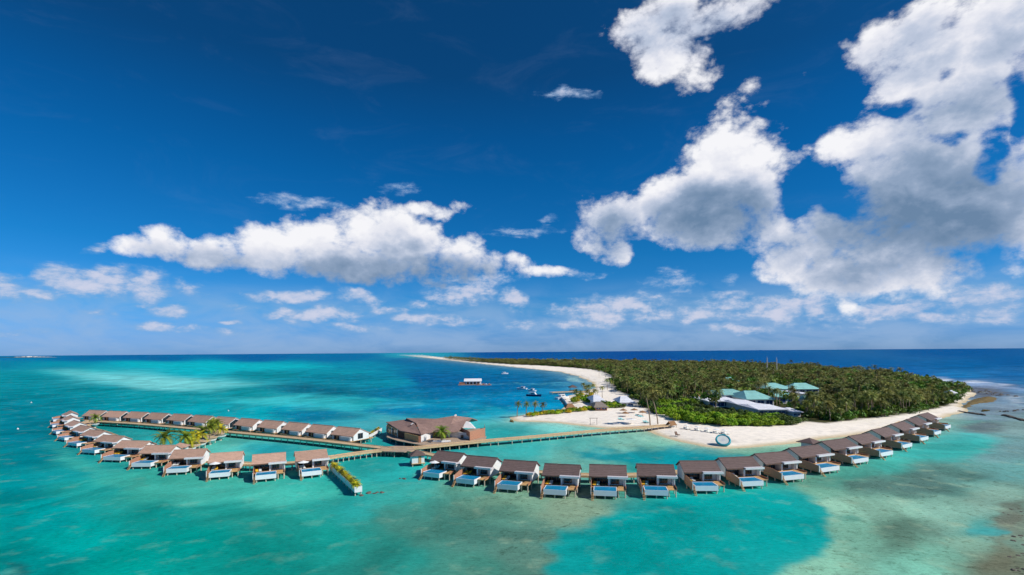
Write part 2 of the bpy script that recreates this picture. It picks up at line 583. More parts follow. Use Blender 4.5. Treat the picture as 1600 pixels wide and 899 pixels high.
def foliage_material(name, lo, hi, rand_h=.03, rand_v=.25, attr=False):
    m = bpy.data.materials.new(name)
    m.use_nodes = True
    nt = m.node_tree
    N, L = nt.nodes, nt.links
    b = N['Principled BSDF']
    b.inputs['Roughness'].default_value = .55
    b.inputs['Specular IOR Level'].default_value = .25
    g = N.new('ShaderNodeNewGeometry')
    n = N.new('ShaderNodeTexNoise')
    n.inputs['Scale'].default_value = .55
    n.inputs['Detail'].default_value = 5
    L.new(g.outputs['Position'], n.inputs['Vector'])
    mx = N.new('ShaderNodeMix')
    mx.data_type = 'RGBA'
    mr = N.new('ShaderNodeMapRange')
    L.new(n.outputs['Fac'], mr.inputs[0])
    mr.inputs[1].default_value = .32
    mr.inputs[2].default_value = .68
    L.new(mr.outputs[0], mx.inputs[0])
    mx.inputs[6].default_value = (*lo, 1)
    mx.inputs[7].default_value = (*hi, 1)
    hs = N.new('ShaderNodeHueSaturation')
    L.new(mx.outputs[2], hs.inputs['Color'])
    if attr:
        at = N.new('ShaderNodeAttribute')
        at.attribute_name = 'tint'
        rv = at.outputs['Fac']
    else:
        oi = N.new('ShaderNodeObjectInfo')
        rv = oi.outputs['Random']
    for sock, a in (('Hue', rand_h), ('Value', rand_v)):
        mm = N.new('ShaderNodeMapRange')
        src = rv
        if sock == 'Hue':
            w = N.new('ShaderNodeMath')
            w.operation = 'MULTIPLY'
            L.new(rv, w.inputs[0])
            w.inputs[1].default_value = 7.31
            fr = N.new('ShaderNodeMath')
            fr.operation = 'FRACT'
            L.new(w.outputs[0], fr.inputs[0])
            src = fr.outputs[0]
        L.new(src, mm.inputs[0])
        c0 = .5 if sock == 'Hue' else 1.0
        mm.inputs[3].default_value = c0 - a
        mm.inputs[4].default_value = c0 + a
        L.new(mm.outputs[0], hs.inputs[sock])
    L.new(hs.outputs[0], b.inputs['Base Color'])
    tr = N.new('ShaderNodeBsdfTranslucent')
    L.new(hs.outputs[0], tr.inputs[0])
    mixs = N.new('ShaderNodeMixShader')
    mixs.inputs[0].default_value = .22
    L.new(b.outputs[0], mixs.inputs[1])
    L.new(tr.outputs[0], mixs.inputs[2])
    L.new(mixs.outputs[0], N['Material Output'].inputs['Surface'])
    return m


MT['palm'] = foliage_material('palm_frond', lin(64, 88, 42), lin(168, 166, 88), .035, .5)
MT['palm_far'] = foliage_material('palm_frond_far', lin(60, 82, 42), lin(166, 162, 92), .035, .55, attr=True)
MT['palm_yellow'] = foliage_material('yellow_palm_frond', lin(150, 158, 40), lin(232, 206, 50), .02, .15)
MT['palm_bright'] = foliage_material('bright_palm_frond', lin(88, 122, 40), lin(170, 178, 62), .02, .2)
MT['shrub'] = foliage_material('shrub_leaf', lin(92, 136, 30), lin(166, 196, 46), .02, .30)
MT['shrub_dark'] = foliage_material('dark_shrub_leaf', lin(66, 92, 44), lin(112, 128, 58), .02, .3)
MT['under'] = foliage_material('undergrowth_leaf', lin(58, 90, 36), lin(120, 148, 54), .03, .4, attr=True)


# ------------------------------------------------------------------ numpy fields
def vnoise(x, y, seed=0):
    xi, yi = np.floor(x).astype(np.int64), np.floor(y).astype(np.int64)
    xf, yf = x - xi, y - yi
    u, v = xf * xf * (3 - 2 * xf), yf * yf * (3 - 2 * yf)

    def h(i, j):
        n = (i * 374761393 + j * 668265263 + seed * 1442695041) & 0xFFFFFFFF
        n = ((n ^ (n >> 13)) * 1274126177) & 0xFFFFFFFF
        return ((n ^ (n >> 16)) & 0xFFFF) / 65535.0
    return (h(xi, yi) * (1 - u) + h(xi + 1, yi) * u) * (1 - v) + (h(xi, yi + 1) * (1 - u) + h(xi + 1, yi + 1) * u) * v


def fbm(x, y, seed=0, o=4):
    s, a, tot = 0, 1.0, 0
    for k in range(o):
        s = s + a * vnoise(x * 2 ** k, y * 2 ** k, seed + k)
        tot += a
        a *= .5
    return s / tot - .5


def poly_sd(px, py, poly):
    """signed distance (inside positive) from points to a polygon"""
    d = np.full(px.shape, 1e18)
    ins = np.zeros(px.shape, bool)
    n = len(poly)
    for i in range(n):
        ax, ay = poly[i]
        bx, by = poly[(i + 1) % n]
        ex, ey = bx - ax, by - ay
        L2 = ex * ex + ey * ey + 1e-12
        t = np.clip(((px - ax) * ex + (py - ay) * ey) / L2, 0, 1)
        dx, dy = px - ax - t * ex, py - ay - t * ey
        d = np.minimum(d, dx * dx + dy * dy)
        c = ((ay > py) != (by > py))
        xx = ax + (py - ay) * ex / (ey if abs(ey) > 1e-12 else 1e-12)
        ins ^= c & (px < xx)
    d = np.sqrt(d)
    return np.where(ins, d, -d)


def sstep(v, a, b):
    t = np.clip((v - a) / (b - a), 0, 1)
    return t * t * (3 - 2 * t)


def ground_poly(pxs, z=0.0):
    return [tuple(gp(a, b, z)[:2]) for a, b in pxs]


def grid_mesh(name, xs, ys, zz, mats, cols=None, keep=None, smooth=True):
    nx, ny = len(xs), len(ys)
    X, Y = np.meshgrid(xs, ys)
    co = np.stack([X, Y, zz], -1).reshape(-1, 3).astype(np.float32)
    i = np.arange(nx - 1)[None, :] + nx * np.arange(ny - 1)[:, None]
    q = np.stack([i, i + 1, i + nx + 1, i + nx], -1).reshape(-1, 4)
    if keep is not None:
        k = keep.reshape(-1)
        q = q[k[q].any(axis=1)]
        used = np.zeros(len(co), bool)
        used[q.reshape(-1)] = True
        remap = np.cumsum(used) - 1
        q = remap[q]
        co = co[used]
    else:
        used = np.ones(len(co), bool)
    me = bpy.data.meshes.new(name)
    me.vertices.add(len(co))
    me.vertices.foreach_set('co', co.reshape(-1))
    me.loops.add(len(q) * 4)
    me.loops.foreach_set('vertex_index', q.reshape(-1).astype(np.int32))
    me.polygons.add(len(q))
    me.polygons.foreach_set('loop_start', np.arange(0, len(q) * 4, 4, dtype=np.int32))
    me.polygons.foreach_set('use_smooth', np.full(len(q), smooth))
    me.update(calc_edges=True)
    if cols is not None:
        a = me.color_attributes.new('paint', 'FLOAT_COLOR', 'POINT')
        a.data.foreach_set('color', cols.reshape(-1, 4)[used].astype(np.float32).reshape(-1))
    me.materials.append(mats)
    return me


# ------------------------------------------------------------------ island outline (photo survey)
ISLAND_PX = [(799, 652), (801, 659), (830, 659.5), (870, 661), (910, 665.5), (945, 669), (985, 668.5), (1005, 671), (1025, 680), (1060, 690),
             (1095, 697.5), (1130, 701.5), (1175, 699), (1215, 696), (1260, 690), (1330, 681), (1395, 671), (1440, 660), (1480, 651),
             (1500, 647), (1512, 641), (1504, 635), (1512, 628), (1520, 622), (1524, 614), (1518, 609), (1480, 606.5), (1440, 602), (1400, 594.5), (1330, 586.3), (1270, 579.3), (1150, 572.8), (1050, 569.8), (950, 569.0), (870, 568.2), (800, 566.2), (760, 564.0), (700, 559.8), (665, 556.6), (640, 554.6), (632, 554.4), (650, 557), (697, 562.5), (757, 569),
             (825, 576), (870, 580.5), (899, 587), (915, 593), (928, 600), (930, 606), (920, 611), (903, 615), (884, 620), (876, 627), (884, 634),
             (878, 642), (850, 645.5), (822, 648)]
ISLAND = ground_poly(ISLAND_PX)
FOREST_PX = [(690, 560.6), (740, 566), (800, 570.5), (850, 572.5), (900, 576), (942, 581), (962, 592), (958, 606), (978, 618), (1000, 630), (1003, 640),
             (1032, 650), (1060, 658), (1085, 665), (1130, 670), (1200, 670.5), (1238, 669.5), (1250, 662), (1290, 665), (1330, 660), (1380, 655),
             (1420, 649), (1462, 641), (1488, 634), (1494, 622), (1508, 616), (1518, 612), (1508, 610.5), (1480, 607.6), (1440, 603), (1400, 595.3), (1330, 587), (1270, 580), (1150, 573.4), (1050, 570.3), (950, 569.5), (870, 568.7), (800, 566.8), (760, 564.6), (700, 560.6)]
FOREST = ground_poly(FOREST_PX)

# ------------------------------------------------------------------ water
# colour of the lagoon where it was read off the photograph: (px, py, r, g, b)
CTRL = [
    (120, 560.5, 0, 104, 158), (250, 561, 0, 98, 156), (400, 561, 0, 98, 156), (520, 560.5, 0, 108, 158),
    (0, 560, 10, 118, 168), (200, 558, 0, 100, 158), (400, 557, 0, 96, 156), (560, 556, 0, 110, 160), (640, 555, 40, 160, 180), (800, 554, 4, 82, 150), (1100, 552, 0, 86, 150), (1500, 550, 0, 88, 150),
    (0, 568, 0, 128, 156), (90, 570, 0, 150, 168), (220, 569, 0, 172, 186), (330, 570, 0, 176, 190), (450, 570, 0, 158, 176), (560, 570, 0, 138, 166), (640, 564, 0, 108, 154), (700, 572, 0, 112, 156), (760, 580, 0, 116, 158),
    (40, 590, 0, 138, 150), (120, 580, 30, 178, 184), (200, 590, 84, 196, 200), (270, 600, 110, 206, 206), (340, 604, 70, 190, 194), (300, 582, 0, 178, 190), (420, 585, 0, 140, 154), (500, 590, 0, 136, 156), (600, 592, 0, 140, 166), (660, 590, 0, 100, 150), (700, 600, 0, 104, 152), (860, 592, 0, 118, 160),
    (60, 612, 0, 138, 150), (160, 612, 0, 142, 152), (260, 618, 0, 152, 160), (380, 612, 0, 150, 158), (430, 625, 60, 188, 190), (500, 612, 0, 132, 148), (560, 632, 30, 178, 186), (520, 626, 40, 184, 190), (610, 615, 0, 116, 152), (700, 615, 0, 110, 154), (790, 605, 0, 108, 154), (850, 620, 0, 134, 178), (860, 635, 0, 146, 188), (800, 630, 0, 126, 174),
    (30, 640, 0, 130, 144), (110, 630, 0, 132, 146), (200, 635, 0, 148, 160), (300, 640, 0, 158, 168), (420, 642, 0, 168, 180), (480, 645, 0, 130, 160), (560, 650, 40, 152, 166), (620, 640, 0, 138, 172), (700, 640, 0, 142, 178), (770, 645, 20, 158, 180), (590, 658, 70, 166, 172),
    (790, 665, 84, 188, 184), (860, 668, 120, 206, 196), (920, 672, 130, 204, 190), (780, 672, 40, 176, 176),
    (30, 680, 0, 126, 140), (60, 660, 0, 122, 138), (60, 720, 0, 132, 140), (110, 730, 20, 152, 150), (20, 760, 0, 140, 142),
    (200, 680, 40, 158, 156), (180, 668, 20, 140, 140), (240, 690, 40, 168, 166), (360, 700, 90, 190, 176), (400, 688, 84, 186, 174), (420, 702, 30, 160, 168), (520, 702, 60, 176, 168),
    (580, 715, 30, 168, 162), (600, 740, 40, 170, 164), (660, 690, 20, 152, 158), (800, 700, 60, 172, 166), (870, 690, 84, 182, 172), (900, 715, 110, 186, 170), (980, 690, 130, 196, 176),
    (60, 800, 0, 158, 154), (150, 760, 30, 164, 154), (220, 760, 60, 180, 160), (300, 765, 70, 184, 164), (400, 770, 70, 184, 164), (500, 775, 50, 172, 156), (560, 790, 40, 168, 160),
    (120, 850, 0, 164, 154), (250, 800, 14, 152, 140), (350, 800, 30, 152, 138), (450, 810, 30, 148, 134), (300, 850, 0, 154, 140), (420, 870, 10, 150, 136), (520, 840, 20, 150, 136), (30, 885, 0, 140, 134), (200, 885, 0, 160, 146),
    (600, 780, 56, 166, 154), (660, 800, 50, 146, 132), (740, 770, 100, 168, 146), (800, 790, 126, 168, 140), (900, 800, 136, 164, 136), (700, 830, 64, 136, 120), (640, 870, 40, 142, 128), (760, 850, 80, 138, 122), (820, 860, 98, 136, 118), (780, 810, 96, 146, 124), (740, 890, 70, 138, 120),
    (1000, 840, 0, 150, 146), (1100, 820, 0, 158, 152), (1200, 830, 0, 162, 156), (1150, 780, 20, 164, 152), (1050, 880, 0, 148, 142),
    (1230, 760, 60, 164, 150), (1290, 765, 120, 178, 152), (1330, 790, 150, 198, 170), (1330, 840, 126, 182, 156), (1280, 890, 142, 198, 168), (1400, 800, 146, 194, 168), (1480, 790, 142, 190, 168), (1420, 840, 108, 150, 128), (1440, 890, 126, 192, 166), (1540, 850, 132, 172, 148), (1560, 780, 146, 186, 166), (1500, 820, 132, 172, 150),
    (1590, 820, 118, 130, 112), (1580, 890, 116, 124, 102), (1540, 825, 70, 160, 152), (1380, 755, 96, 142, 128), (1450, 748, 92, 132, 124), (1330, 745, 80, 168, 150), (1500, 750, 100, 160, 148),
    (1400, 730, 70, 176, 160), (1450, 710, 70, 176, 166), (1500, 690, 70, 180, 174), (1560, 735, 106, 160, 152), (1590, 700, 120, 160, 160), (1540, 668, 112, 138, 142), (1580, 670, 140, 172, 168), (1500, 660, 110, 180, 172), (1590, 740, 110, 172, 166),
    (1560, 640, 130, 150, 166), (1530, 640, 120, 144, 156), (1590, 625, 120, 150, 172), (1540, 612, 110, 120, 134), (1580, 610, 90, 134, 170), (1520, 602, 120, 150, 186), (1590, 600, 40, 116, 164),
    (1400, 585, 8, 98, 164), (1500, 588, 20, 116, 172), (1590, 588, 16, 104, 164), (1500, 572, 0, 96, 154), (1350, 572, 0, 94, 154), (1200, 560, 0, 88, 150), (1590, 565, 0, 90, 150), (1000, 556, 2, 78, 148),
    (1100, 712, 0, 146, 152), (1200, 712, 60, 166, 150), (1180, 704, 120, 186, 158), (1040, 690, 110, 186, 164), (1300, 692, 140, 182, 152), (1380, 684, 140, 178, 150), (1000, 725, 40, 164, 156), (950, 732, 110, 182, 166),
]
# patches with an edge: (polygon px, colour, softness px, opacity)
PATCH = [
    # deep channel in the foreground
    ([(868, 905), (872, 870), (882, 850), (876, 836), (905, 829), (950, 820), (985, 806), (1000, 792), (1040, 786), (1120, 780), (1200, 770), (1262, 768), (1292, 785), (1288, 812),
      (1270, 848), (1248, 874), (1205, 892), (1180, 910)], (0, 157, 152), 12, .95),
    # deep pocket between the beach and the villas
    ([(892, 703), (930, 699), (975, 702), (1020, 697), (1060, 697), (1100, 703), (1130, 709), (1170, 712), (1190, 722), (1120, 735), (1050, 730), (1000, 722), (965, 718), (930, 712)], (0, 146, 154), 5, .9),
    # sand bar far left
    ([(75, 577), (110, 578), (180, 586), (250, 590), (330, 597), (400, 601), (340, 606), (280, 612), (225, 608), (180, 597), (120, 588)], (122, 212, 210), 6, .75),
    # bright strip near the horizon left
    ([(170, 566), (300, 567), (430, 568), (520, 573), (420, 579), (330, 578), (230, 574)], (0, 184, 192), 4, .8),
    # dark seagrass
    ([(400, 607), (470, 599), (540, 604), (585, 614), (520, 619), (450, 616)], (0, 100, 126), 8, .85),
    ([(250, 614), (330, 616), (400, 610), (470, 618), (380, 622), (300, 621)], (0, 140, 148), 4, .6),
    ([(20, 575), (110, 572), (160, 575), (90, 579)], (0, 122, 146), 4, .6),
    ([(560, 640), (660, 636), (760, 640), (700, 648), (600, 648)], (0, 116, 164), 6, .55),
    ([(470, 590), (560, 586), (640, 592), (560, 597)], (0, 116, 140), 5, .7),
    ([(440, 576), (560, 578), (620, 582), (540, 585), (460, 582)], (0, 152, 168), 3, .6),
    ([(330, 586), (420, 582), (480, 588), (400, 594)], (0, 136, 146), 5, .6),
    ([(430, 641), (520, 644), (560, 650), (480, 654), (420, 648)], (0, 126, 162), 4, .6),
    ([(640, 580), (720, 578), (850, 585), (880, 596), (780, 606), (700, 612), (650, 600)], (0, 98, 150), 10, .65),
    # blurred light streaks
    ([(420, 622), (500, 618), (560, 628), (560, 638), (480, 640), (430, 634)], (56, 190, 196), 6, .6),
    ([(590, 632), (660, 628), (662, 632), (596, 638)], (60, 176, 196), 3, .6),
    ([(560, 596), (640, 592), (650, 600), (600, 606), (560, 604)], (0, 152, 172), 6, .6),
    # pale sand shelf seaward of the left villas
    ([(84, 690), (120, 712), (200, 742), (290, 762), (400, 770), (520, 768), (540, 785), (440, 792), (320, 786), (220, 770), (140, 742), (96, 716)], (74, 188, 168), 9, .55),
    # reef
    ([(600, 800), (700, 790), (780, 800), (850, 826), (876, 850), (860, 895), (780, 880), (700, 850), (640, 840)], (82, 138, 122), 14, .45),
    ([(1330, 752), (1400, 742), (1480, 738), (1560, 742), (1520, 762), (1420, 770), (1350, 768)], (92, 126, 116), 8, .65),
    ([(1500, 664), (1560, 660), (1572, 672), (1520, 680), (1496, 674)], (112, 128, 132), 4, .7),
    ([(1420, 825), (1480, 828), (1500, 845), (1440, 855), (1400, 842)], (100, 134, 116), 7, .6),
    ([(1300, 812), (1340, 808), (1352, 818), (1318, 826)], (70, 140, 124), 5, .6),
    ([(1400, 695), (1450, 690), (1540, 688), (1545, 697), (1500, 715), (1440, 722), (1410, 718)], (60, 182, 172), 6, .7),
    ([(1520, 828), (1570, 820), (1600, 826), (1580, 838), (1530, 838)], (60, 158, 156), 4, .7),
    ([(1565, 795), (1610, 785), (1610, 822), (1575, 822)], (108, 108, 94), 5, .6),
    ([(1560, 880), (1580, 860), (1610, 835), (1610, 905), (1540, 905)], (116, 118, 96), 8, .6),
    ([(1505, 606), (1560, 606), (1582, 618), (1545, 622), (1510, 616)], (94, 96, 108), 4, .7),
    ([(0, 880), (15, 886), (22, 905), (-10, 905)], (24, 96, 96), 8, .7),
    # surf on the ocean side
    ([(1440, 590.5), (1470, 592), (1490, 595), (1475, 596), (1445, 593)], (236, 240, 246), 2.0, 1.0),
    ([(1512, 595.5), (1540, 597.5), (1542, 600), (1514, 598)], (240, 242, 246), 1.8, 1.0),
    ([(1490, 596), (1560, 602), (1600, 606), (1600, 612), (1540, 606), (1500, 601)], (150, 172, 204), 3, .7),
    ([(1578, 617), (1592, 620), (1588, 630), (1576, 628)], (200, 206, 214), 2, .55),
    ([(1555, 598), (1590, 602), (1575, 604)], (30, 60, 100), 2, .7),
    ([(1545, 600.5), (1575, 603), (1572, 605), (1546, 602.5)], (214, 222, 234), 1.6, .8),
    ([(1430, 588.6), (1446, 590), (1440, 591.4)], (210, 222, 236), 1.4, .8),
    # boat wash and thin current lines
    ([(760, 599.2), (895, 599.4), (895, 600.6), (760, 600.6)], (70, 158, 176), .8, .6),
    ([(888, 590), (905, 592), (915, 598), (890, 595)], (150, 206, 208), 2, .6),
    ([(0, 630), (60, 634), (120, 640), (120, 642), (60, 637), (0, 632)], (20, 150, 164), 1.5, .6),
]


def paint_water(X, Y):
    px, py = to_px(X, np.maximum(Y, 1.0))
    px = np.where(Y < 1.0, 800 + np.sign(X) * 3000, px)
    py = np.where(Y < 1.0, 1500, py)
    px = np.clip(px, -400, 2000)
    py = np.clip(py, 540, 960)
    hor = PY0 - (px - PX0) * math.tan(ROLL)
    sc_ = np.clip((py - hor) / 230.0, .02, 1.4)         # pixels per metre-ish
    w = 26.0
    n1 = fbm(X / w, Y / w, 3, 5)
    n2 = fbm(X / w + 40, Y / w + 9, 11, 5)
    n3, n4 = fbm(X / 6.0, Y / 6.0, 51, 4), fbm(X / 6.0 + 7, Y / 6.0 + 3, 57, 4)
    qx = px + (n1 * 98 + n3 * 40) * sc_
    qy = py + (n2 * 36 + n4 * 16) * sc_
    acc = np.zeros(px.shape + (3,))
    ws = np.zeros(px.shape)
    for cx, cy, r, g, b in CTRL:
        d2 = ((qx - cx) / 85.0) ** 2 + ((qy - cy) / (8.0 + .11 * (cy - 548))) ** 2
        wt = 1.0 / (d2 + .12) ** 2.2
        ws += wt
        acc += wt[..., None] * np.array(lin(r, g, b))
    c = acc / ws[..., None]
    for poly, rgb, soft, op in PATCH:
        sdv = poly_sd(qx, qy, poly)
        k = sstep(sdv, -soft, soft) * op
        c = c * (1 - k[..., None]) + np.array(lin(*rgb)) * k[..., None]
    return c, px, py


def graded(first, spacing, grow, last):
    out, v, s = [], first, spacing
    while v < last:
        out.append(v)
        v += s
        s = max(s, (v * grow))
    out.append(last)
    return out


def build_water():
    xs = graded(0.0, 0.9, .0, 120.0)[:-1] + graded(120.0, 1.0, .022, 90000.0)
    xs = np.array(sorted({-v for v in xs} | set(xs)))
    ys = []
    dy = 430.0
    while dy > .35:
        ys.append(FPX * CAM_H / dy)
        dy -= 1.5 if dy > 130 else (.9 if dy > 20 else max(.25, dy * .045))
    ys = [-60000, -8000, -1500, -400, -120, -30, 10, 35, 52] + [v for v in ys if v > 60] + [90000.0]
    ys = np.array(ys)
    X, Y = np.meshgrid(xs, ys)
    c, px, py = paint_water(X, Y)
    sd = poly_sd(X, Y, ISLAND)
    # over the sand that shelves down from the beach the water is thin and pale
    dist = np.hypot(X, Y)
    wid = np.clip(dist / 40.0, 4, 60)
    near_lagoon = np.clip(sstep(px, 730, 840) * sstep(py, 638, 660) * (1 - sstep(px, 1490, 1540)) + (1 - sstep(px, 930, 960)) * (1 - sstep(py, 606, 620)) * sstep(py, 556, 560) * .6, 0, 1)
    k = np.exp(-np.maximum(-sd, 0) / wid) * .62 * near_lagoon
    sandy = np.array(lin(196, 204, 176))
    c = c * (1 - k[..., None]) + sandy * k[..., None]
    # reef strength (how broken up the bottom looks): grey-green colours are reef, saturated ones sand or deep
    sat = 1 - c.min(-1) / np.maximum(c.max(-1), 1e-4)
    reef = np.clip((.95 - sat) * 2.6, .36, 1.0)
    cols = np.concatenate([c, reef[..., None]], -1)
    m = bpy.data.materials.new('lagoon_water')
    m.use_nodes = True
    nt = m.node_tree
    N, L = nt.nodes, nt.links
    N.clear()
    at = N.new('ShaderNodeVertexColor')
    at.layer_name = 'paint'
    g = N.new('ShaderNodeNewGeometry')

    def noise(s, d, rough=.6, st=(1, 1, 1), dist=0.0):
        mp = N.new('ShaderNodeMapping')
        mp.inputs['Scale'].default_value = st
        L.new(g.outputs['Position'], mp.inputs[0])
        n = N.new('ShaderNodeTexNoise')
        n.inputs['Scale'].default_value = s
        n.inputs['Detail'].default_value = d
        n.inputs['Roughness'].default_value = rough
        n.inputs['Distortion'].default_value = dist
        L.new(mp.outputs[0], n.inputs['Vector'])
        return n.outputs['Fac']

    def mth(op, a, b=None, c=None, clamp=False):
        n = N.new('ShaderNodeMath')
        n.operation = op
        n.use_clamp = clamp
        for i, v in enumerate((a, b, c)):
            if v is None:
                continue
            if isinstance(v, bpy.types.NodeSocket):
                L.new(v, n.inputs[i])
            else:
                n.inputs[i].default_value = v
        return n.outputs[0]

    def mrange(v, a, b, c_, d_):
        n = N.new('ShaderNodeMapRange')
        n.interpolation_type = 'SMOOTHSTEP'
        L.new(v, n.inputs[0])
        for i, q in enumerate((a, b, c_, d_)):
            n.inputs[i + 1].default_value = q
        return n.outputs[0]
    # coral heads and rubble on the bottom: dark, brownish specks where the bottom is reef
    spots = mrange(noise(.34, 8, .68, dist=.6), .52, .68, 0, 1)
    fine = mrange(noise(1.3, 5, .7), .50, .70, 0, 1)
    light = mrange(noise(.16, 6, .6), .52, .74, 0, 1)
    heads = mrange(noise(.62, 4, .55), .63, .69, 0, 1)          # single coral heads
    dark = mth('MULTIPLY', mth('ADD', mth('ADD', mth('MULTIPLY', spots, .66), mth('MULTIPLY', heads, .55)), mth('MULTIPLY', fine, .62)), at.outputs['Alpha'], clamp=True)
    mx = N.new('ShaderNodeMix')
    mx.data_type = 'RGBA'
    mx.blend_type = 'MULTIPLY'
    L.new(dark, mx.inputs[0])
    L.new(at.outputs['Color'], mx.inputs[6])
    mx.inputs[7].default_value = (.50, .49, .46, 1)
    mx2 = N.new('ShaderNodeMix')
    mx2.data_type = 'RGBA'
    L.new(mth('MULTIPLY', mth('MULTIPLY', light, at.outputs['Alpha']), .35), mx2.inputs[0])
    L.new(mx.outputs[2], mx2.inputs[6])
    mx2.inputs[7].default_value = (*lin(180, 200, 166), 1)
    # large, faint mottling of the sand bottom and of the far lagoon
    mot = mrange(noise(.040, 9, .66, (.75, .6, 1), .8), .30, .70, .72, 1.22)
    mx3 = N.new('ShaderNodeMix')
    mx3.data_type = 'RGBA'
    mx3.blend_type = 'MULTIPLY'
    mx3.inputs[0].default_value = 1.0
    L.new(mx2.outputs[2], mx3.inputs[6])
    wav_light = mrange(noise(1.1, 4, .65, (.6, 1.6, 1)), .32, .68, .91, 1.09)      # light rippled by wavelets, painted into the water colour
    mot = mth('MULTIPLY', mot, wav_light)
    cmb = N.new('ShaderNodeCombineColor')
    for i in range(3):
        L.new(mot, cmb.inputs[i])
    L.new(cmb.outputs[0], mx3.inputs[7])
    df = N.new('ShaderNodeBsdfDiffuse')
    L.new(mx3.outputs[2], df.inputs[0])
    gl = N.new('ShaderNodeBsdfGlossy')
    gl.inputs['Roughness'].default_value = .22
    rip = mth('ADD', noise(.55, 5, .6, (1, 1.8, 1)), mth('MULTIPLY', noise(2.2, 3, .6), .35))
    bp = N.new('ShaderNodeBump')
    bp.inputs['Strength'].default_value = .55
    bp.inputs['Distance'].default_value = .12
    L.new(rip, bp.inputs['Height'])
    L.new(bp.outputs[0], gl.inputs['Normal'])
    bp2 = N.new('ShaderNodeBump')
    bp2.inputs['Strength'].default_value = .7
    bp2.inputs['Distance'].default_value = .16
    L.new(rip, bp2.inputs['Height'])
    L.new(bp2.outputs[0], df.inputs['Normal'])
    fr = N.new('ShaderNodeFresnel')
    fr.inputs['IOR'].default_value = 1.33
    L.new(bp.outputs[0], fr.inputs['Normal'])
    ms = N.new('ShaderNodeMixShader')
    L.new(mth('MINIMUM', mth('MULTIPLY', fr.outputs[0], .4), .018), ms.inputs[0])
    L.new(df.outputs[0], ms.inputs[1])
    L.new(gl.outputs[0], ms.inputs[2])
    out = N.new('ShaderNodeOutputMaterial')
    L.new(ms.outputs[0], out.inputs[0])
    me = grid_mesh('water', xs, ys, np.zeros(X.shape), m, cols)
    tag(obj('water', me), 'turquoise lagoon and open sea around the island', None, None, 'structure')


build_water()


# ------------------------------------------------------------------ island
def build_island():
    xs = graded(0.0, 1.6, .0, 330.0)[:-1] + graded(330.0, 1.6, .016, 2600.0)
    xs = np.array(sorted({-v for v in xs if v < 2600} | set(xs)))
    xs = xs[(xs > -2600)]
    ys = []
    v = 150.0
    while v < 9500:
        ys.append(v)
        v += max(1.4, v * v / (FPX * CAM_H) * .8)
    ys = np.array(ys)
    X, Y = np.meshgrid(xs, ys)
    sd = poly_sd(X, Y, ISLAND)
    dist = np.hypot(X, Y)
    sd = sd + fbm(X / 14, Y / 14, 5) * np.clip(dist / 70, 2.0, 12)
    fo = poly_sd(X, Y, FOREST)
    z = np.where(sd > 0, 1.5 * (1 - np.exp(-sd / 13.0)), sd * .08)
    z = np.maximum(z, -.8) + fbm(X / 6, Y / 6, 8) * .22 * sstep(sd, 1, 8)
    veg = sstep(fo + fbm(X / 9, Y / 9, 21) * 9, -2.5, 2.5)
    sand = np.array(lin(250, 239, 224)) * (1 + fbm(X / 22, Y / 22, 31)[..., None] * .12)
    wet = np.array(lin(208, 188, 150))
    k = sstep(z, .02, .55)[..., None]
    c = wet * (1 - k) + sand * k
    # line of drift and seaweed left by the last high water
    drift = np.exp(-((z - .62 - fbm(X / 9, Y / 9, 61) * .5) / .10) ** 2) * sstep(fbm(X / 5, Y / 5, 63), -.05, .25)
    c = c * (1 - .30 * drift[..., None])
    floor = np.array(lin(70, 70, 40)) * (1 + fbm(X / 5, Y / 5, 41)[..., None] * .9)
    c = c * (1 - veg[..., None]) + floor * veg[..., None]
    cols = np.concatenate([np.clip(c, 0, 1), veg[..., None]], -1)
    m = bpy.data.materials.new('island_ground')
    m.use_nodes = True
    nt = m.node_tree
    N, L = nt.nodes, nt.links
    b = N['Principled BSDF']
    b.inputs['Roughness'].default_value = .9
    b.inputs['Specular IOR Level'].default_value = .1
    at = N.new('ShaderNodeVertexColor')
    at.layer_name = 'paint'
    g = N.new('ShaderNodeNewGeometry')
    n = N.new('ShaderNodeTexNoise')
    n.inputs['Scale'].default_value = .45
    n.inputs['Detail'].default_value = 9
    n.inputs['Roughness'].default_value = .68
    L.new(g.outputs['Position'], n.inputs['Vector'])
    mr = N.new('ShaderNodeMapRange')
    L.new(n.outputs['Fac'], mr.inputs[0])
    mr.inputs[1].default_value = .35
    mr.inputs[2].default_value = .65
    mr.inputs[3].default_value = .87
    mr.inputs[4].default_value = 1.06
    hs = N.new('ShaderNodeHueSaturation')
    L.new(at.outputs['Color'], hs.inputs['Color'])
    L.new(mr.outputs[0], hs.inputs['Value'])
    L.new(hs.outputs[0], b.inputs['Base Color'])
    bp = N.new('ShaderNodeBump')
    bp.inputs['Strength'].default_value = .5
    bp.inputs['Distance'].default_value = .12
    L.new(n.outputs['Fac'], bp.inputs['Height'])
    L.new(bp.outputs[0], b.inputs['Normal'])
    me = grid_mesh('beach', xs, ys, z, m, cols, keep=sd > -9)
    tag(obj('beach', me), 'white sand beach and wooded ground of the island', None, None, 'structure')


build_island()

# ------------------------------------------------------------------ overwater villas
def pile_mesh(name, h0, h1, r=.17, n=6):
    return MB().tube([(0, 0, h0), (0, 0, h1)], [r, r], n).mesh(name, MT['pile'])


PILE_SHORT = pile_mesh('pile', -.6, .82)
PILE_DECK = pile_mesh('pile', -.6, 1.92)


def put_piles(root, spots, me):
    for x, y in spots:
        obj('pile', me, root, (x, y, 0))


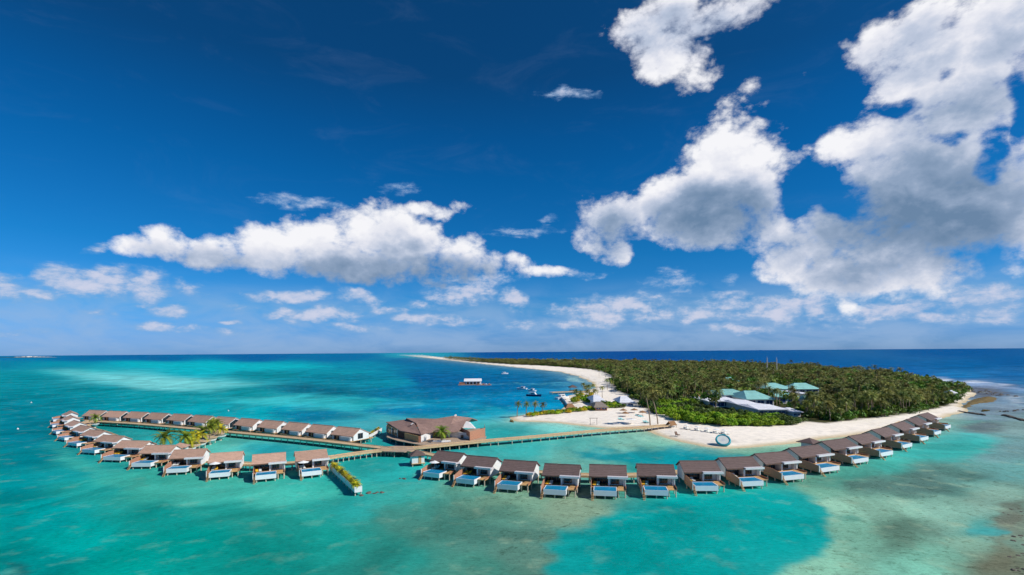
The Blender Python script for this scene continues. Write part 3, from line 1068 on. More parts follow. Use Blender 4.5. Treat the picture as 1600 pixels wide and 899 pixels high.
def make_villa(roof_mat):
    """front = -y (plunge pool), origin on the water under the middle of the pool's front edge"""
    R = empty('overwater_villa')
    y_e, z_e, y_r, z_r, y_b, z_b = 4.8, 4.30, 9.1, 6.45, 12.4, 4.7     # eave, ridge, back eave
    x0, x1 = -4.25, 5.75
    # roof: two slopes with thickness
    t = .24
    prof = [(y_e, z_e), (y_r, z_r), (y_b, z_b), (y_b, z_b - t), (y_r, z_r - t - .03), (y_e, z_e - t)]
    roof = MB().extrude([(x0, y, z) for y, z in prof], (x1 - x0, 0, 0)).build('roof', roof_mat, R)
    MB().box(x0 - .03, x1 + .03, y_r - .16, y_r + .16, z_r - .06, z_r + .07).build('ridge_cap', roof_mat, roof)
    fc = MB().box(x0 - .02, x1 + .02, y_e - .06, y_e - .01, z_e - t - .04, z_e + .02)
    fc.build('fascia', MT['frame'], roof)

    def under(y):
        return (z_e - t + (y - y_e) * (z_r - z_e) / (y_r - y_e)) if y < y_r else (z_r - t + (y - y_r) * (z_b - z_r) / (y_b - y_r))
    # end walls and back wall
    def gable(x, w, ya, yb, mat):
        pts = [(x, ya, 1.9), (x, yb, 1.9), (x, yb, under(yb) - .03), (x, y_r, z_r - t - .06), (x, ya, under(ya) - .03)]
        MB().extrude(pts, (w, 0, 0)).build('wall', mat, R)
    gable(5.18, .24, 5.0, 12.0, MT['white'])
    gable(-3.86, .22, 6.4, 12.0, MT['grey_wall'])
    MB().box(-3.63, 5.17, 11.78, 11.98, 1.95, under(11.98) - .03).build('wall', MT['white'], R)
    # veranda back wall with dark glazing, seen under the eave
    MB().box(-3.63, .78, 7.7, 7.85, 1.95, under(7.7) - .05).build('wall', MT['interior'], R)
    for i, xa in enumerate((-3.3, -1.95, -.6)):
        w = MB().box(xa, xa + 1.2, 7.58, 7.695, 2.14, 4.35).build('window', MT['glass'], R)
        f = MB()
        f.box(xa - .07, xa, 7.54, 7.70, 2.12, 4.42).box(xa + 1.2, xa + 1.27, 7.54, 7.70, 2.12, 4.42)
        f.box(xa + .001, xa + 1.199, 7.54, 7.70, 4.35, 4.42)
        f.build('frame', MT['frame'], w)
    # protruding bedroom: white frame round a recessed window
    b = MB()
    b.box(.8, 1.25, 5.35, 7.69, 1.95, 4.03).box(4.75, 5.17, 5.35, 7.69, 1.95, 4.03)
    b.box(1.251, 4.749, 6.45, 6.6, 1.95, 4.03)
    b.build('bedroom_wall', MT['white'], R)
    w = MB().box(1.7, 3.6, 6.3, 6.445, 2.2, 3.75).build('window', MT['glass'], R)
    f = MB()
    for xa in (1.62, 2.3, 2.95, 3.6):
        f.box(xa, xa + .08, 6.22, 6.44, 2.13, 3.83)
    f.build('frame', MT['frame'], w)
    cn = MB().box(.65, 5.95, 4.15, 6.3, 4.06, 4.52).build('canopy', MT['canopy'], R)
    MB().box(.62, 5.98, 4.06, 4.145, 4.04, 4.54).build('canopy_edge', MT['white'], cn)
    # decks
    MB().box(-3.75, 5.45, 4.05, 12.3, 1.72, 1.93).build('deck', MT['deck'], R)
    MB().box(3.08, 5.35, 1.7, 4.04, 1.66, 1.86).build('deck', MT['deck'], R)
    rl = MB().box(5.27, 5.35, 1.72, 5.2, 1.861, 2.3).build('deck_screen', MT['wood'], R)
    # plunge pool: hollow basin and its water
    p = MB()
    p.box(-2.95, 2.95, 0, .12, .82, 2.06).box(-2.95, 2.95, 3.86, 4.0, .82, 2.12)
    p.box(-2.95, -2.8, .121, 3.859, .82, 2.1).box(2.8, 2.95, .121, 3.859, .82, 2.1)
    p.box(-2.799, 2.799, .121, 3.859, .82, 1.02)
    pool = p.build('plunge_pool', MT['pool_wall'], R)
    MB().box(-2.795, 2.795, .125, 3.855, 1.03, 2.045).build('pool_water', MT['pool_water'], pool)
    # timber privacy screen with white end post, and the ladder stair to the lagoon
    s = MB()
    s.extrude([(-3.62, .1, .95), (-3.62, 6.38, 1.2), (-3.62, 6.38, 3.5), (-3.62, 3.0, 3.4), (-3.62, .1, 2.75)], (.1, 0, 0))
    scr = s.build('privacy_screen', MT['wood_dark'], R)
    MB().box(-3.66, -3.5, -.12, .09, .9, 2.85).build('end_post', MT['white'], scr)
    st = MB()
    for k in range(6):
        st.box(-3.48, -2.98, -.12 - k * .3, .16 - k * .3, 1.45 - k * .3, 1.52 - k * .3)
    for xa in (-3.5, -2.98):
        st.extrude([(xa, .2, 1.55), (xa, .2, 1.3), (xa, -1.9, -.75), (xa, -1.9, -.5)], (.06, 0, 0))
    st.build('stair', MT['deck'], R)
    put_piles(R, [(-2.6, .3), (0, .3), (2.6, .3), (-2.6, 3.6), (2.6, 3.6)], PILE_SHORT)
    put_piles(R, [(3.4, 2.0), (5.1, 2.0), (-3.4, 5.2), (.8, 5.2), (5.2, 5.2), (-3.4, 11.6), (.8, 11.6), (5.2, 11.6)], PILE_DECK)
    # short bridge to the boardwalk
    MB().box(-1.4, .4, 12.301, 15.3, 1.72, 1.92).build('bridge', MT['walk'], R)
    return R


def make_rear_villa(glass_gable=False):
    """entrance side = -y; origin on the water under the middle of the entrance wall"""
    R = empty('overwater_villa')
    y_e, z_e, y_r, z_r, y_b, z_b = -.7, 3.75, 3.4, 6.4, 8.6, 4.0
    x0, x1, t = -4.9, 4.7, .24
    prof = [(y_e, z_e), (y_r, z_r), (y_b, z_b), (y_b, z_b - t), (y_r, z_r - t - .03), (y_e, z_e - t)]
    roof = MB().extrude([(x0, y, z) for y, z in prof], (x1 - x0, 0, 0)).build('roof', MT['roof_tan'], R)
    MB().box(x0 - .03, x1 + .03, y_r - .16, y_r + .16, z_r - .06, z_r + .07).build('ridge_cap', MT['roof_tan'], roof)

    def under(y):
        return (z_e - t + (y - y_e) * (z_r - z_e) / (y_r - y_e)) if y < y_r else (z_r - t + (y - y_r) * (z_b - z_r) / (y_b - y_r))
    for x, m in ((4.35, MT['white']), (-4.6, MT['grey_wall'])):
        pts = [(x, 0, 1.95), (x, 8, 1.95), (x, 8, under(8) - .03), (x, y_r, z_r - t - .06), (x, 0, under(0) - .03)]
        MB().extrude(pts, (.22, 0, 0)).build('wall', m, R)
    if glass_gable:
        g = MB().extrude([(4.571, .5, 2.1), (4.571, 7.4, 2.1), (4.571, 7.4, 4.0), (4.571, y_r, z_r - .75), (4.571, .5, 4.0)], (.05, 0, 0)).build('window', MT['glass'], R)
        for y_ in (2.0, 3.4, 5.0):
            MB().box(4.622, 4.67, y_ - .06, y_ + .06, 2.1, 4.6).build('mullion', MT['frame'], g)
    else:
        g = MB().box(4.571, 4.62, 2.2, 4.8, 2.4, 4.5).build('window', MT['glass'], R)
        MB().box(4.573, 4.66, 3.45, 3.55, 2.35, 4.55).build('frame', MT['frame'], g)
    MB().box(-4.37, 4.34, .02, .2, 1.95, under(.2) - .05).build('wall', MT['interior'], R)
    MB().box(-4.37, 4.34, 7.8, 7.98, 1.95, under(7.98) - .05).build('wall', MT['white'], R)
    # white bathroom block with rounded corners, doorway panels, white pier
    pts = []
    for (cx, cy, a0) in ((3.55, -.55, -90), (3.55, -.02, 0)):
        pass
    a = [(-.35, -.01), (-.35, -.6), (-.2, -.95), (.15, -1.1), (3.6, -1.1), (3.95, -.95), (4.1, -.6), (4.1, -.01)]
    MB().extrude([(x, y, 1.95) for x, y in a], (0, 0, 1.55)).build('bathroom_block', MT['white'], R)
    MB().box(-4.37, -3.75, -.25, .015, 1.95, 3.4).build('pier', MT['white'], R)
    MB().box(-2.7, -2.1, -.12, .015, 1.95, 3.5).build('doorway', MT['deck'], R)
    MB().box(-1.4, -.9, -.2, .015, 1.95, 3.45).build('pier', MT['white'], R)
    MB().box(-4.7, 4.6, -1.3, 10.5, 1.72, 1.93).build('deck', MT['deck'], R)
    put_piles(R, [(-4.3, -1), (0, -1), (4.3, -1), (-4.3, 4), (4.3, 4), (-4.3, 9.5), (4.3, 9.5)], PILE_DECK)
    return R


def make_lounger(mat):
    R = empty('sun_lounger')
    fr = MB().box(-.32, .32, -.95, .95, .22, .30).build('frame', MT['frame'], R)
    for sx in (-1, 1):
        for sy in (-1, 1):
            MB().box(sx * .28 - .03, sx * .28 + .03, sy * .85 - .03, sy * .85 + .03, 0, .219).build('leg', MT['frame'], R)
    MB().extrude([(-.36, -.98, .302), (-.36, .25, .302), (-.36, 1.0, .78), (-.36, .93, .90), (-.36, .22, .46), (-.36, -.98, .46)], (.72, 0, 0)).build('cushion', mat, R)
    return R


def make_parasol(mat, r=1.6, h=2.5, pitch=.45, name='parasol'):
    R = empty(name)
    MB().tube([(0, 0, 0), (0, 0, h)], [.04, .04], 6).build('pole', MT['steel'], R)
    MB().lathe([(r, h - pitch), (r * .98, h - pitch + .05), (.05, h + .04), (.02, h + .08)], 8).build('canopy', mat, R)
    MB().box(-.3, .3, -.3, .3, 0, .07).build('base', MT['pile'], R)
    return R


RIGHT_PX = [(673.5, 750.5), (726.4, 760.9), (792.6, 770.4), (866.5, 778.8), (945.6, 780.6), (1026, 779.7), (1104.5, 772.5), (1176.6, 764.7), (1241, 754.4),
            (1297.5, 741), (1345.5, 727), (1386, 716), (1418, 703), (1444.7, 691.5), (1465.5, 682), (1481.6, 672.5)]
LEFT_PX = [(82.6, 660), (80.6, 669), (85, 679.7), (96, 690), (112.8, 699.5), (137.8, 711), (174.4, 723), (220.3, 733.4), (275.6, 742.8), (342.4, 750), (415.4, 753.3), (487.3, 747.7)]
REAR_PX = [(142.5, 655.6), (174, 657), (207.6, 658.5), (240, 660.5), (275, 662.7), (308.5, 665.2), (344, 668), (381, 671.3), (418, 674.8), (456.6, 678.6), (495, 682.8), (535.5, 687.3)]


def line_frames(pxs, z=0.0, turn=None, weight=None):
    """place, along-row direction, outward direction and spacing of each villa; turn = degrees to the viewer's left of the line of sight"""
    P = [gp(a, b, z) for a, b in pxs]
    n = len(P)
    out = []
    for i in range(n):
        a, b = P[max(0, i - 1)], P[min(n - 1, i + 1)]
        T = (b - a).normalized()
        nr = Vector((T.y, -T.x, 0))                    # outward (towards the sea / the viewer)
        gap = (b - a).length / (min(n - 1, i + 1) - max(0, i - 1))
        if turn:
            g = math.atan2(-P[i].y, -P[i].x) - math.radians(turn[i])
            nr = (nr * (1 - weight[i]) + Vector((math.cos(g), math.sin(g), 0)) * weight[i]).normalized()
            T = Vector((-nr.y, nr.x, 0))
        out.append((Vector((P[i].x, P[i].y, 0)), T, nr, gap))
    return out


TURN_R = [36, 29, 19, 9, 0, -7, -15, -23, -29, -34, -38, -41, -44, -47, -50, -53]
TURN_L = [52, 47, 42, 36, 30, 24, 19, 16, 13, 8, 2, -6]
WR = [1, 1, 1, 1, 1, 1, .8, .55, .40, .32, .28, .24, .22, .2, .2, .2]
WL = [.1, .12, .16, .22, .28, .36, .46, .60, .80, .95, 1, 1]
FR_R, FR_L, FR_B = line_frames(RIGHT_PX, 0, TURN_R, WR), line_frames(LEFT_PX, 0, TURN_L, WL), line_frames(REAR_PX, 2.0)
# the row bends hard at its left end
VILLA_R, VILLA_L, VILLA_B = make_villa(MT['roof_dark']), make_villa(MT['roof_tan']), make_rear_villa()
VILLA_G = make_rear_villa(True)
LOUNGER_Y, LOUNGER_W, LOUNGER_A = make_lounger(MT['yellow']), make_lounger(MT['towel']), make_lounger(MT['aqua'])
PARASOL = make_parasol(MT['parasol'])
used = set()


def take(proto):
    """the prototype itself the first time, then copies of it and its parts"""
    if proto.name in used:
        return copy_tree(proto)
    used.add(proto.name)
    return proto


def place(proto, loc, rz, label, cat, group, scale=(1, 1, 1)):
    o = take(proto)
    o.location = loc
    o.rotation_euler = (0, 0, rz)
    o.scale = scale
    return tag(o, label, cat, group)


def on_villa(fr, sx, u, v, z, us=1.0):
    P, T, nr, gap = fr
    return P + T * (u * sx) - nr * v * us + Vector((0, 0, z * us))


def ang(nr):
    return math.atan2(nr.x, -nr.y)


def dress(fr, sx, kind, where, us=1.0):
    """loungers and parasol standing on a villa's deck"""
    rz = ang(fr[2])
    protos = {'y': (LOUNGER_Y, 'yellow'), 'w': (LOUNGER_W, 'white'), 'a': (LOUNGER_A, 'pale aqua')}
    ks = [c for c in kind if c in protos]
    for j, c in enumerate(ks):
        p, nm = protos[c]
        place(p, on_villa(fr, sx, -2.75 + j * .95, 5.25 + .1 * j, 1.935, us), rz + rnd.uniform(-.15, .15),
              f'{"inner" if j else "outer"} {nm} lounger on deck of {where}', 'sun lounger', 'sun loungers on villa decks')
    if 'p' in kind:
        place(PARASOL, on_villa(fr, sx, -2.0, 4.45, 1.935, us), rz, f'white parasol on the deck of the {where}', 'parasol', 'parasols on villa decks')


kinds_r = ['wap', 'yy', 'yw', 'yw', 'ya', 'ya', 'yw', 'yw', 'wy', 'yw', 'ww', 'yw', 'wy', 'ww', 'w', 'w']
for i, fr in enumerate(FR_R):
    sx = min(1.3, max(.95, fr[3] / 14.5))
    place(VILLA_R, fr[0], ang(fr[2]), f'dark brown roofed villa with plunge pool, {ORD[i]} from the left in the right-hand front row', 'villa', 'villas of the right-hand front row', (sx, 1, 1))
    dress(fr, sx, kinds_r[i], f'{ORD[i]} villa of the right-hand front row')
kinds_l = ['y', 'y', 'y', 'yw', 'yy', 'yw', 'yy', 'yw', 'ww', 'wyp', 'yw', 'wwp']
for i, fr in enumerate(FR_L):
    us = .82 + .18 * i / 11
    sx = min(1.15, max(.92 * us, fr[3] / 19.0))
    place(VILLA_L, fr[0], ang(fr[2]), f'light brown roofed villa with plunge pool, {ORD[i]} from the left end of left front row', 'villa', 'villas of the left-hand front row', (sx, us, us))
    dress(fr, sx, kinds_l[i], f'{ORD[i]} villa of the left-hand front row', us)
for i, fr in enumerate(FR_B):
    sx = min(1.3, max(.9, fr[3] / 11.5))
    place(VILLA_G if i < 7 else VILLA_B, fr[0], ang(fr[2]), f'light brown roofed villa with {"dark glazed" if i < 7 else "white"} gable, {ORD[i]} from the left in the rear row', 'villa', 'villas of the rear row', (sx, 1, 1))


# ------------------------------------------------------------------ boardwalks
BW_PILE = pile_mesh('pile', -.6, 1.74, .16)


def resample(pts, step):
    out = [Vector(pts[0])]
    for a, b in zip(pts[:-1], pts[1:]):
        a, b = Vector(a), Vector(b)
        n = max(1, int(round((b - a).length / step)))
        for k in range(1, n + 1):
            out.append(a + (b - a) * (k / n))
    return out


def smooth_path(P, it=2):
    for _ in range(it):
        Q = [P[0]]
        for a, b in zip(P[:-1], P[1:]):
            Q += [a * .75 + b * .25, a * .25 + b * .75]
        Q.append(P[-1])
        P = Q
    return P


def boardwalk(path, width, label, z=2.0, gap=4.2, mat='walk', name='boardwalk', kerb=True):
    P = [Vector((p[0], p[1], 0)) for p in path]
    P = resample(P, gap)
    n = len(P)
    S = []
    for i in range(n):
        d = (P[min(i + 1, n - 1)] - P[max(i - 1, 0)]).normalized()
        S.append(Vector((-d.y, d.x, 0)))
    R = empty(name, (P[0].x, P[0].y, 0))
    off = Vector((P[0].x, P[0].y, 0))

    def strip(a, b, z0, z1):
        m = MB()
        vs, fs = [], []
        for i in range(n):
            l, r = P[i] + S[i] * a - off, P[i] + S[i] * b - off
            vs += [(l.x, l.y, z0), (r.x, r.y, z0), (r.x, r.y, z1), (l.x, l.y, z1)]
        for i in range(n - 1):
            o, q = i * 4, i * 4 + 4
            fs += [(o + 3, o + 2, q + 2, q + 3), (o, q, q + 1, o + 1), (o, o + 3, q + 3, q), (o + 1, q + 1, q + 2, o + 2)]
        fs += [(0, 1, 2, 3), (n * 4 - 4, n * 4 - 1, n * 4 - 2, n * 4 - 3)]
        return m.add(vs, fs)
    strip(-width / 2, width / 2, z - .26, z).build('deck', MT[mat], R)
    if kerb:
        for s in (-1, 1):
            a, b = sorted((s * (width / 2 + .005), s * (width / 2 + .22)))
            strip(a, b, z - .4, z + .16).build('edge_beam', MT['kerb'], R)
    for i in range(n):
        for s in (-1, 1):
            q = P[i] + S[i] * (s * (width / 2 - .25)) - off
            obj('pile', BW_PILE, R, (q.x, q.y, z - 2.0))
    return tag(R, label, 'boardwalk')


def off_line(frs, v):
    return [fr[0] - fr[2] * v for fr in frs]


# rear row
boardwalk(smooth_path([gp(a, b, 2) for a, b in [(150, 658.6), (175, 659.8), (215, 662.2), (275, 667.4), (351, 674.2), (410, 679.6), (470, 685.2), (530, 691.6), (584, 698.5), (604, 700.5)]], 1), 3.6,
          'straight timber boardwalk on piles along the rear villa row')
# left front row: follows the villas, swings round to the rear row
lp = off_line(FR_L, 14.6)
lp = [gp(150, 658.6, 2), gp(134, 661.5, 2), gp(128, 667, 2)] + lp[3:] + [gp(513, 714.5, 2), gp(546, 709.7, 2), gp(584, 704.3, 2), gp(612, 702.5, 2)]
boardwalk(smooth_path(lp, 2), 3.0, 'curved timber boardwalk behind the left-hand front villa row')
# right front row
rp = [gp(642, 704.5, 2), gp(662, 708, 2)] + off_line(FR_R, 16.4)[1:]
boardwalk(smooth_path(rp, 2), 2.8, 'curved timber boardwalk behind the right-hand front villa row')
# main jetty from the junction past the restaurant to the beach
boardwalk(smooth_path([gp(a, b, 2) for a, b in [(596, 701.6), (640, 700.5), (700, 694.6), (758, 688.6), (782, 686.6), (843, 681.4), (892, 676.6), (950, 671.4), (1005, 667.3), (1044, 664.3)]], 1), 3.4,
          'long timber jetty running from the junction to the white beach')


def platform(pxs, z, mat, label, name='deck_platform', cat='deck', piles=4.5, thick=.24):
    P = [gp(a, b, z) for a, b in pxs]
    c = sum(P, Vector()) / len(P)
    R = empty(name, (c.x, c.y, 0))
    MB().extrude([(p.x - c.x, p.y - c.y, z - thick) for p in P], (0, 0, thick)).build('deck', MT[mat], R)
    n = len(P)
    for i in range(n):
        a, b = P[i], P[(i + 1) % n]
        k = max(1, int((b - a).length / piles))
        for j in range(k):
            q = a + (b - a) * ((j + .5) / k)
            q = q + (c - q).normalized() * .35
            obj('pile', BW_PILE, R, (q.x - c.x, q.y - c.y, z - 2.0))
    return tag(R, label, cat)


platform([(598, 698.2), (618, 696.8), (644, 697.6), (648, 703), (632, 706.4), (600, 705.4), (588, 702.4)], 2.01, 'plaza', 'grey timber plaza where the boardwalks meet left of the restaurant')
platform([(122, 662.4), (134, 656.6), (150, 655.4), (150, 660.6), (142, 664), (138, 667.6), (131, 667)], 2.012, 'walk', 'timber landing at the far left bend of the boardwalk')
platform([(318, 678), (346, 672.5), (352, 676), (334, 686), (316, 694), (296, 703), (284, 706), (280, 702), (300, 690)], 2.008, 'walk', 'timber walkway crossing the inner lagoon beside the round planters')


# ------------------------------------------------------------------ small pavilions
def pavilion(px, py, w, z_floor, z_eave, z_top, roof_w, label, rz=0.0, roofm='roof_dark', open_=False):
    R = empty('pavilion', gp(px, py), rz)
    h = w / 2
    MB().box(-h - .2, h + .2, -h - .2, h + .2, z_floor - .2, z_floor).build('floor', MT['deck'], R)
    if not open_:
        MB().box(-h, h, -h, h, z_floor + .002, z_eave).build('wall', MT['white'], R)
        dr = MB().box(h * .05, h * .5, -h - .05, -h - .002, z_floor + .01, z_eave - .25).build('door', MT['deck'], R)
        MB().box(h * .05 - .06, h * .05 - .002, -h - .07, -h - .002, z_floor + .01, z_eave - .2).build('frame', MT['frame'], dr)
    r = roof_w / 2
    v = [(-r, -r, z_eave), (r, -r, z_eave), (r, r, z_eave), (-r, r, z_eave), (0, 0, z_top), (-r, -r, z_eave - .15), (r, -r, z_eave - .15), (r, r, z_eave - .15), (-r, r, z_eave - .15)]
    MB().add(v, [(0, 1, 4), (1, 2, 4), (2, 3, 4), (3, 0, 4), (5, 6, 1, 0), (6, 7, 2, 1), (7, 8, 3, 2), (8, 5, 0, 3), (8, 7, 6, 5)]).build('roof', MT[roofm], R)
    for sx in (-1, 1):
        for sy in (-1, 1):
            top = z_floor - .2 if not open_ else z_eave - .14
            MB().tube([(sx * h * .9, sy * h * .9, -.5), (sx * h * .9, sy * h * .9, top)], [.16, .16], 6).build('post', MT['pile'], R)
    return tag(R, label, 'pavilion')


pavilion(652, 727, 3.9, 1.0, 3.45, 5.0, 4.9, 'small white pavilion with brown hipped roof left of the first right-hand villa', .35)
pavilion(1265, 714, 3.6, 2.0, 5.0, 6.4, 5.8, 'small white tower pavilion with pyramid roof behind the right-hand front row', .5)
pavilion(281, 714, 4.2, 1.6, 3.6, 5.0, 5.2, 'small brown roofed pavilion among palms in the inner lagoon', .3, 'roof_tan')


# ------------------------------------------------------------------ planters
def round_planter(px, py, r, label):
    R = empty('round_planter', gp(px, py))
    MB().lathe([(r * .55, .9), (r * .62, 1.0), (r * .95, 1.7), (r, 2.15), (r * .92, 2.15), (r * .9, 2.0)], 18).build('bowl', MT['white'], R, smooth=False)
    MB().lathe([(r * .9, 1.95), (r * .88, 2.08), (r * .4, 2.16)], 14).build('soil', MT['soil'], R)
    MB().lathe([(r * .3, -.6), (r * .3, .899)], 10).build('stem', MT['pile'], R)
    return tag(R, label, 'planter', 'round white planters')


PLANTERS = [(344, 688.2, 2.3, 'nearest the rear boardwalk'), (327.5, 694.6, 2.5, 'second from the rear boardwalk'), (310.5, 701.6, 2.6, 'third from the rear boardwalk'), (296, 708.6, 2.2, 'nearest the front villas'), (148, 668.6, 1.9, 'at the far left bend of the boardwalk')]
for a, b, r, w in PLANTERS:
    round_planter(a, b, r, f'round white planter bowl {w}')


def long_planter(p0, p1, w, z0, z1, label):
    A, B = gp(*p0), gp(*p1)
    d = B - A
    L_ = d.length
    R = empty('long_planter', A, math.atan2(d.y, d.x))
    h = w / 2
    m = MB()
    m.box(0, L_, -h, -h + .18, z0, z1).box(0, L_, h - .18, h, z0, z1).box(0, .18, -h + .181, h - .181, z0, z1).box(L_ - .18, L_, -h + .181, h - .181, z0, z1)
    m.box(.181, L_ - .181, -h + .181, h - .181, z0, z0 + .2)
    m.build('box', MT['white'], R)
    MB().box(.185, L_ - .185, -h + .185, h - .185, z0 + .21, z1 - .12).build('soil', MT['soil'], R)
    k = int(L_ / 3.2)
    for i in range(k + 1):
        for s in (-1, 1):
            x = .4 + (L_ - .8) * i / k
            MB().tube([(x, s * h * .75, -.6), (x, s * h * .75, z0)], [.15, .15], 6).build('pile', MT['pile'], R)
    tag(R, label, 'planter')
    return A, B


LP1 = long_planter((520, 737), (560, 775), 1.9, .9, 2.3, 'long white planter box on piles jutting out right of the left-hand front row')
LP2 = long_planter((568, 692.5), (594, 677.5), 1.6, 1.2, 2.4, 'long white planter box on piles behind the end of the rear row')

# ------------------------------------------------------------------ overwater restaurant
def slab(name, pts, thick, mat, parent):
    """planar-ish roof panel: top face, underside and edges"""
    P = [Vector(p) for p in pts]
    n = len(P)
    c = sum(P, Vector()) / n
    dn = Vector((0, 0, -thick))
    vs = P + [c] + [p + dn for p in P] + [c + dn]
    fs = []
    for i in range(n):
        j = (i + 1) % n
        fs += [(i, j, n), (n + 1 + j, n + 1 + i, 2 * n + 1), (j, i, n + 1 + i, n + 1 + j)]
    return MB().add(vs, fs).build(name, mat, parent)


def restaurant():
    o = gp(680, 694, 0)
    R = empty('restaurant', o)
    tag(R, 'large overwater restaurant with folded brown roof and slatted terrace by the jetty', 'restaurant')

    def q(px, py, z):
        p = gp(px, py, z)
        return p - o
    E1, E2, E3, E4 = q(603.5, 659.7, 6.0), q(625, 673, 5.0), q(657.5, 678.8, 4.7), q(676.6, 674.3, 4.7)
    M_, N_ = q(648, 662.0, 7.0), q(634, 655.6, 7.3)
    Ra, Rb, V_ = q(635, 653.5, 8.1), q(710.4, 649.8, 8.8), q(681, 654.6, 8.0)
    M2 = q(650, 661.0, 7.25)
    E5, E6, E7 = q(699, 675.2, 4.7), q(716, 673.6, 4.7), q(737.4, 653.2, 6.8)
    rf = slab('roof', [E1, E2, E3, M_, N_], .35, MT['roof_main'], R)
    slab('roof', [Ra, M2, E3 + Vector((0, 0, .12)), E4, V_], .35, MT['roof_main'], R)
    slab('roof', [V_, E4, E5, E6, E7, Rb], .35, MT['roof_main'], R)
    slab('roof', [Ra, V_, Rb, Rb + Vector((6, 14, -4.2)), Ra + Vector((-4, 12, -4.2))], .35, MT['roof_main'], R)
    slab('roof', [E1, N_, N_ + Vector((-2, 10, -2.6)), E1 + Vector((2, 9, -1.8))], .35, MT['roof_main'], R)
    slab('roof', [Rb, E7, E7 + Vector((2, 8, -2.0)), Rb + Vector((6, 14, -4.3))], .35, MT['roof_main'], R)
    # raised roof end and dormer edges, pale plaster
    MB().extrude([M2 + Vector((.1, .2, -.5)), Ra + Vector((.1, .2, -.6)), Ra + Vector((.3, .3, -1.7)), M2 + Vector((.2, .2, -1.1))], (.2, .1, 0)).build('gable_panel', MT['frame'], R)
    d = q(706, 655.5, 7.4)
    MB().extrude([d, d + Vector((1.2, 1.5, 1.9)), d + Vector((1.8, 1.5, 1.9)), d + Vector((.6, 0, 0))], (.1, .6, -.4)).build('dormer_edge', MT['white'], R)
    d = q(641, 663.3, 6.9)
    MB().extrude([d, d + Vector((.9, .8, .55)), d + Vector((1.2, .5, .55)), d + Vector((.4, -.3, 0))], (0, .3, -.3)).build('dormer_edge', MT['white'], R)

    def wall(a, b, z0, z1a, z1b, mat, th=.25, name='wall'):
        a, b = Vector((a[0], a[1], 0)), Vector((b[0], b[1], 0))
        dd = (b - a).normalized()
        nn = Vector((-dd.y, dd.x, 0)) * th
        return MB().extrude([(a.x, a.y, z0), (b.x, b.y, z0), (b.x, b.y, z1b), (a.x, a.y, z1a)], nn).build(name, mat, R)
    # left wing: open glazed gallery on posts, then plank wall, brown corner
    A0, A1, A2, A3 = q(605, 672, 3.0), q(622, 680.5, 2.6), q(632, 684.5, 2.4), q(654, 690.5, 2.2)
    A4, A5 = q(658, 691.2, 2.0), q(677, 682.6, 2.0)
    w1 = wall(A0, A1, 2.0, 5.3, 4.7, MT['deck'])
    for k in range(3):
        a = A0 + (A1 - A0) * (.06 + k * .31)
        b = A0 + (A1 - A0) * (.30 + k * .31)
        m = Vector((-.04, -.06, 0))
        wd = wall(a + m, b + m, 2.7, 4.5, 4.4, MT['glass'], -.05, 'window')
        mid = (a + b) / 2 + m * 2
        MB().box(mid.x - .06, mid.x + .06, mid.y - .1, mid.y - .01, 2.7, 4.4).build('mullion', MT['deck'], wd)
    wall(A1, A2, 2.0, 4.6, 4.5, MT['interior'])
    wall(A2, A3, 1.9, 4.45, 4.3, MT['deck'])
    wall(A3, A4, 1.9, 4.3, 4.35, MT['wood'])
    wall(A4, A5, 1.9, 4.4, 4.4, MT['white'])
    B0, B1 = q(698, 682.4, 2.0), q(734, 685.6, 2.0)
    wall(A5, B0, 1.9, 4.3, 4.3, MT['wood'])
    wall(B0, B1, 1.9, 4.35, 4.1, MT['white'])
    for px_ in (722, 731):
        a = q(px_, 684.7, 2.0)
        MB().box(a.x - .5, a.x + .5, a.y - .3, a.y - .06, 2.05, 3.2).build('window', MT['glass'], R)
    # back walls close the volume
    Bk = q(734, 672, 2.0)
    wall(A0, A0 + Vector((4, 12, 0)), 2.0, 5.4, 4.6, MT['wood'])
    wall(A0 + Vector((4, 12, 0)), Bk + Vector((-4, 10, 0)), 2.0, 4.6, 4.6, MT['wood'])
    # terrace with slatted timber walls
    T = [q(734, 688.2, 2.0), q(758, 681.6, 2.0), q(757, 674.5, 2.0), q(717, 678, 2.0)]
    MB().extrude([(p.x, p.y, 3.3) for p in T], (0, 0, .25)).build('terrace_floor', MT['plaza'], R)
    for i, (a, b) in enumerate(((T[0], T[1]), (T[1], T[2]), (T[3], T[0]))):
        k = 9 if i == 0 else 5
        for j in range(k):
            z = 1.95 + j * .38
            if i == 2:
                z = 3.6 + j * .3
            wall(a, b, z, z + .30, z + .30, MT['wood'] if i != 2 else MT['wood_dark'], .16, 'slat')
        wall(a + (b - a) * .005, a + (b - a) * .995, 1.93 if i != 2 else 3.56, 5.3, 5.3, MT['wood_dark'], -.05, 'screen_back')
    g = q(722, 669, 4.6)
    MB().extrude([g, g + Vector((5.5, 1, -.4)), g + Vector((3, 1.0, 2.2)), g + Vector((1.6, .6, 2.6))], (.2, .5, 0)).build('gable_panel', MT['white'], R)
    for a in (A0, (A0 + A1) / 2, A1, A2, (A2 + A3) / 2, A3, A4, q(668, 693, 2), q(678, 694.5, 2), T[1], T[0]):
        MB().tube([(a.x, a.y, -.6), (a.x, a.y, 1.9)], [.22, .22], 6).build('pile', MT['pile'], R)
    for a in (A0, (A0 + A1) / 2, A1):
        MB().tube([(a.x - .2, a.y - .35, 1.9), (a.x - .2, a.y - .35, 5.0)], [.16, .16], 6).build('post', MT['white'], R)
    return o


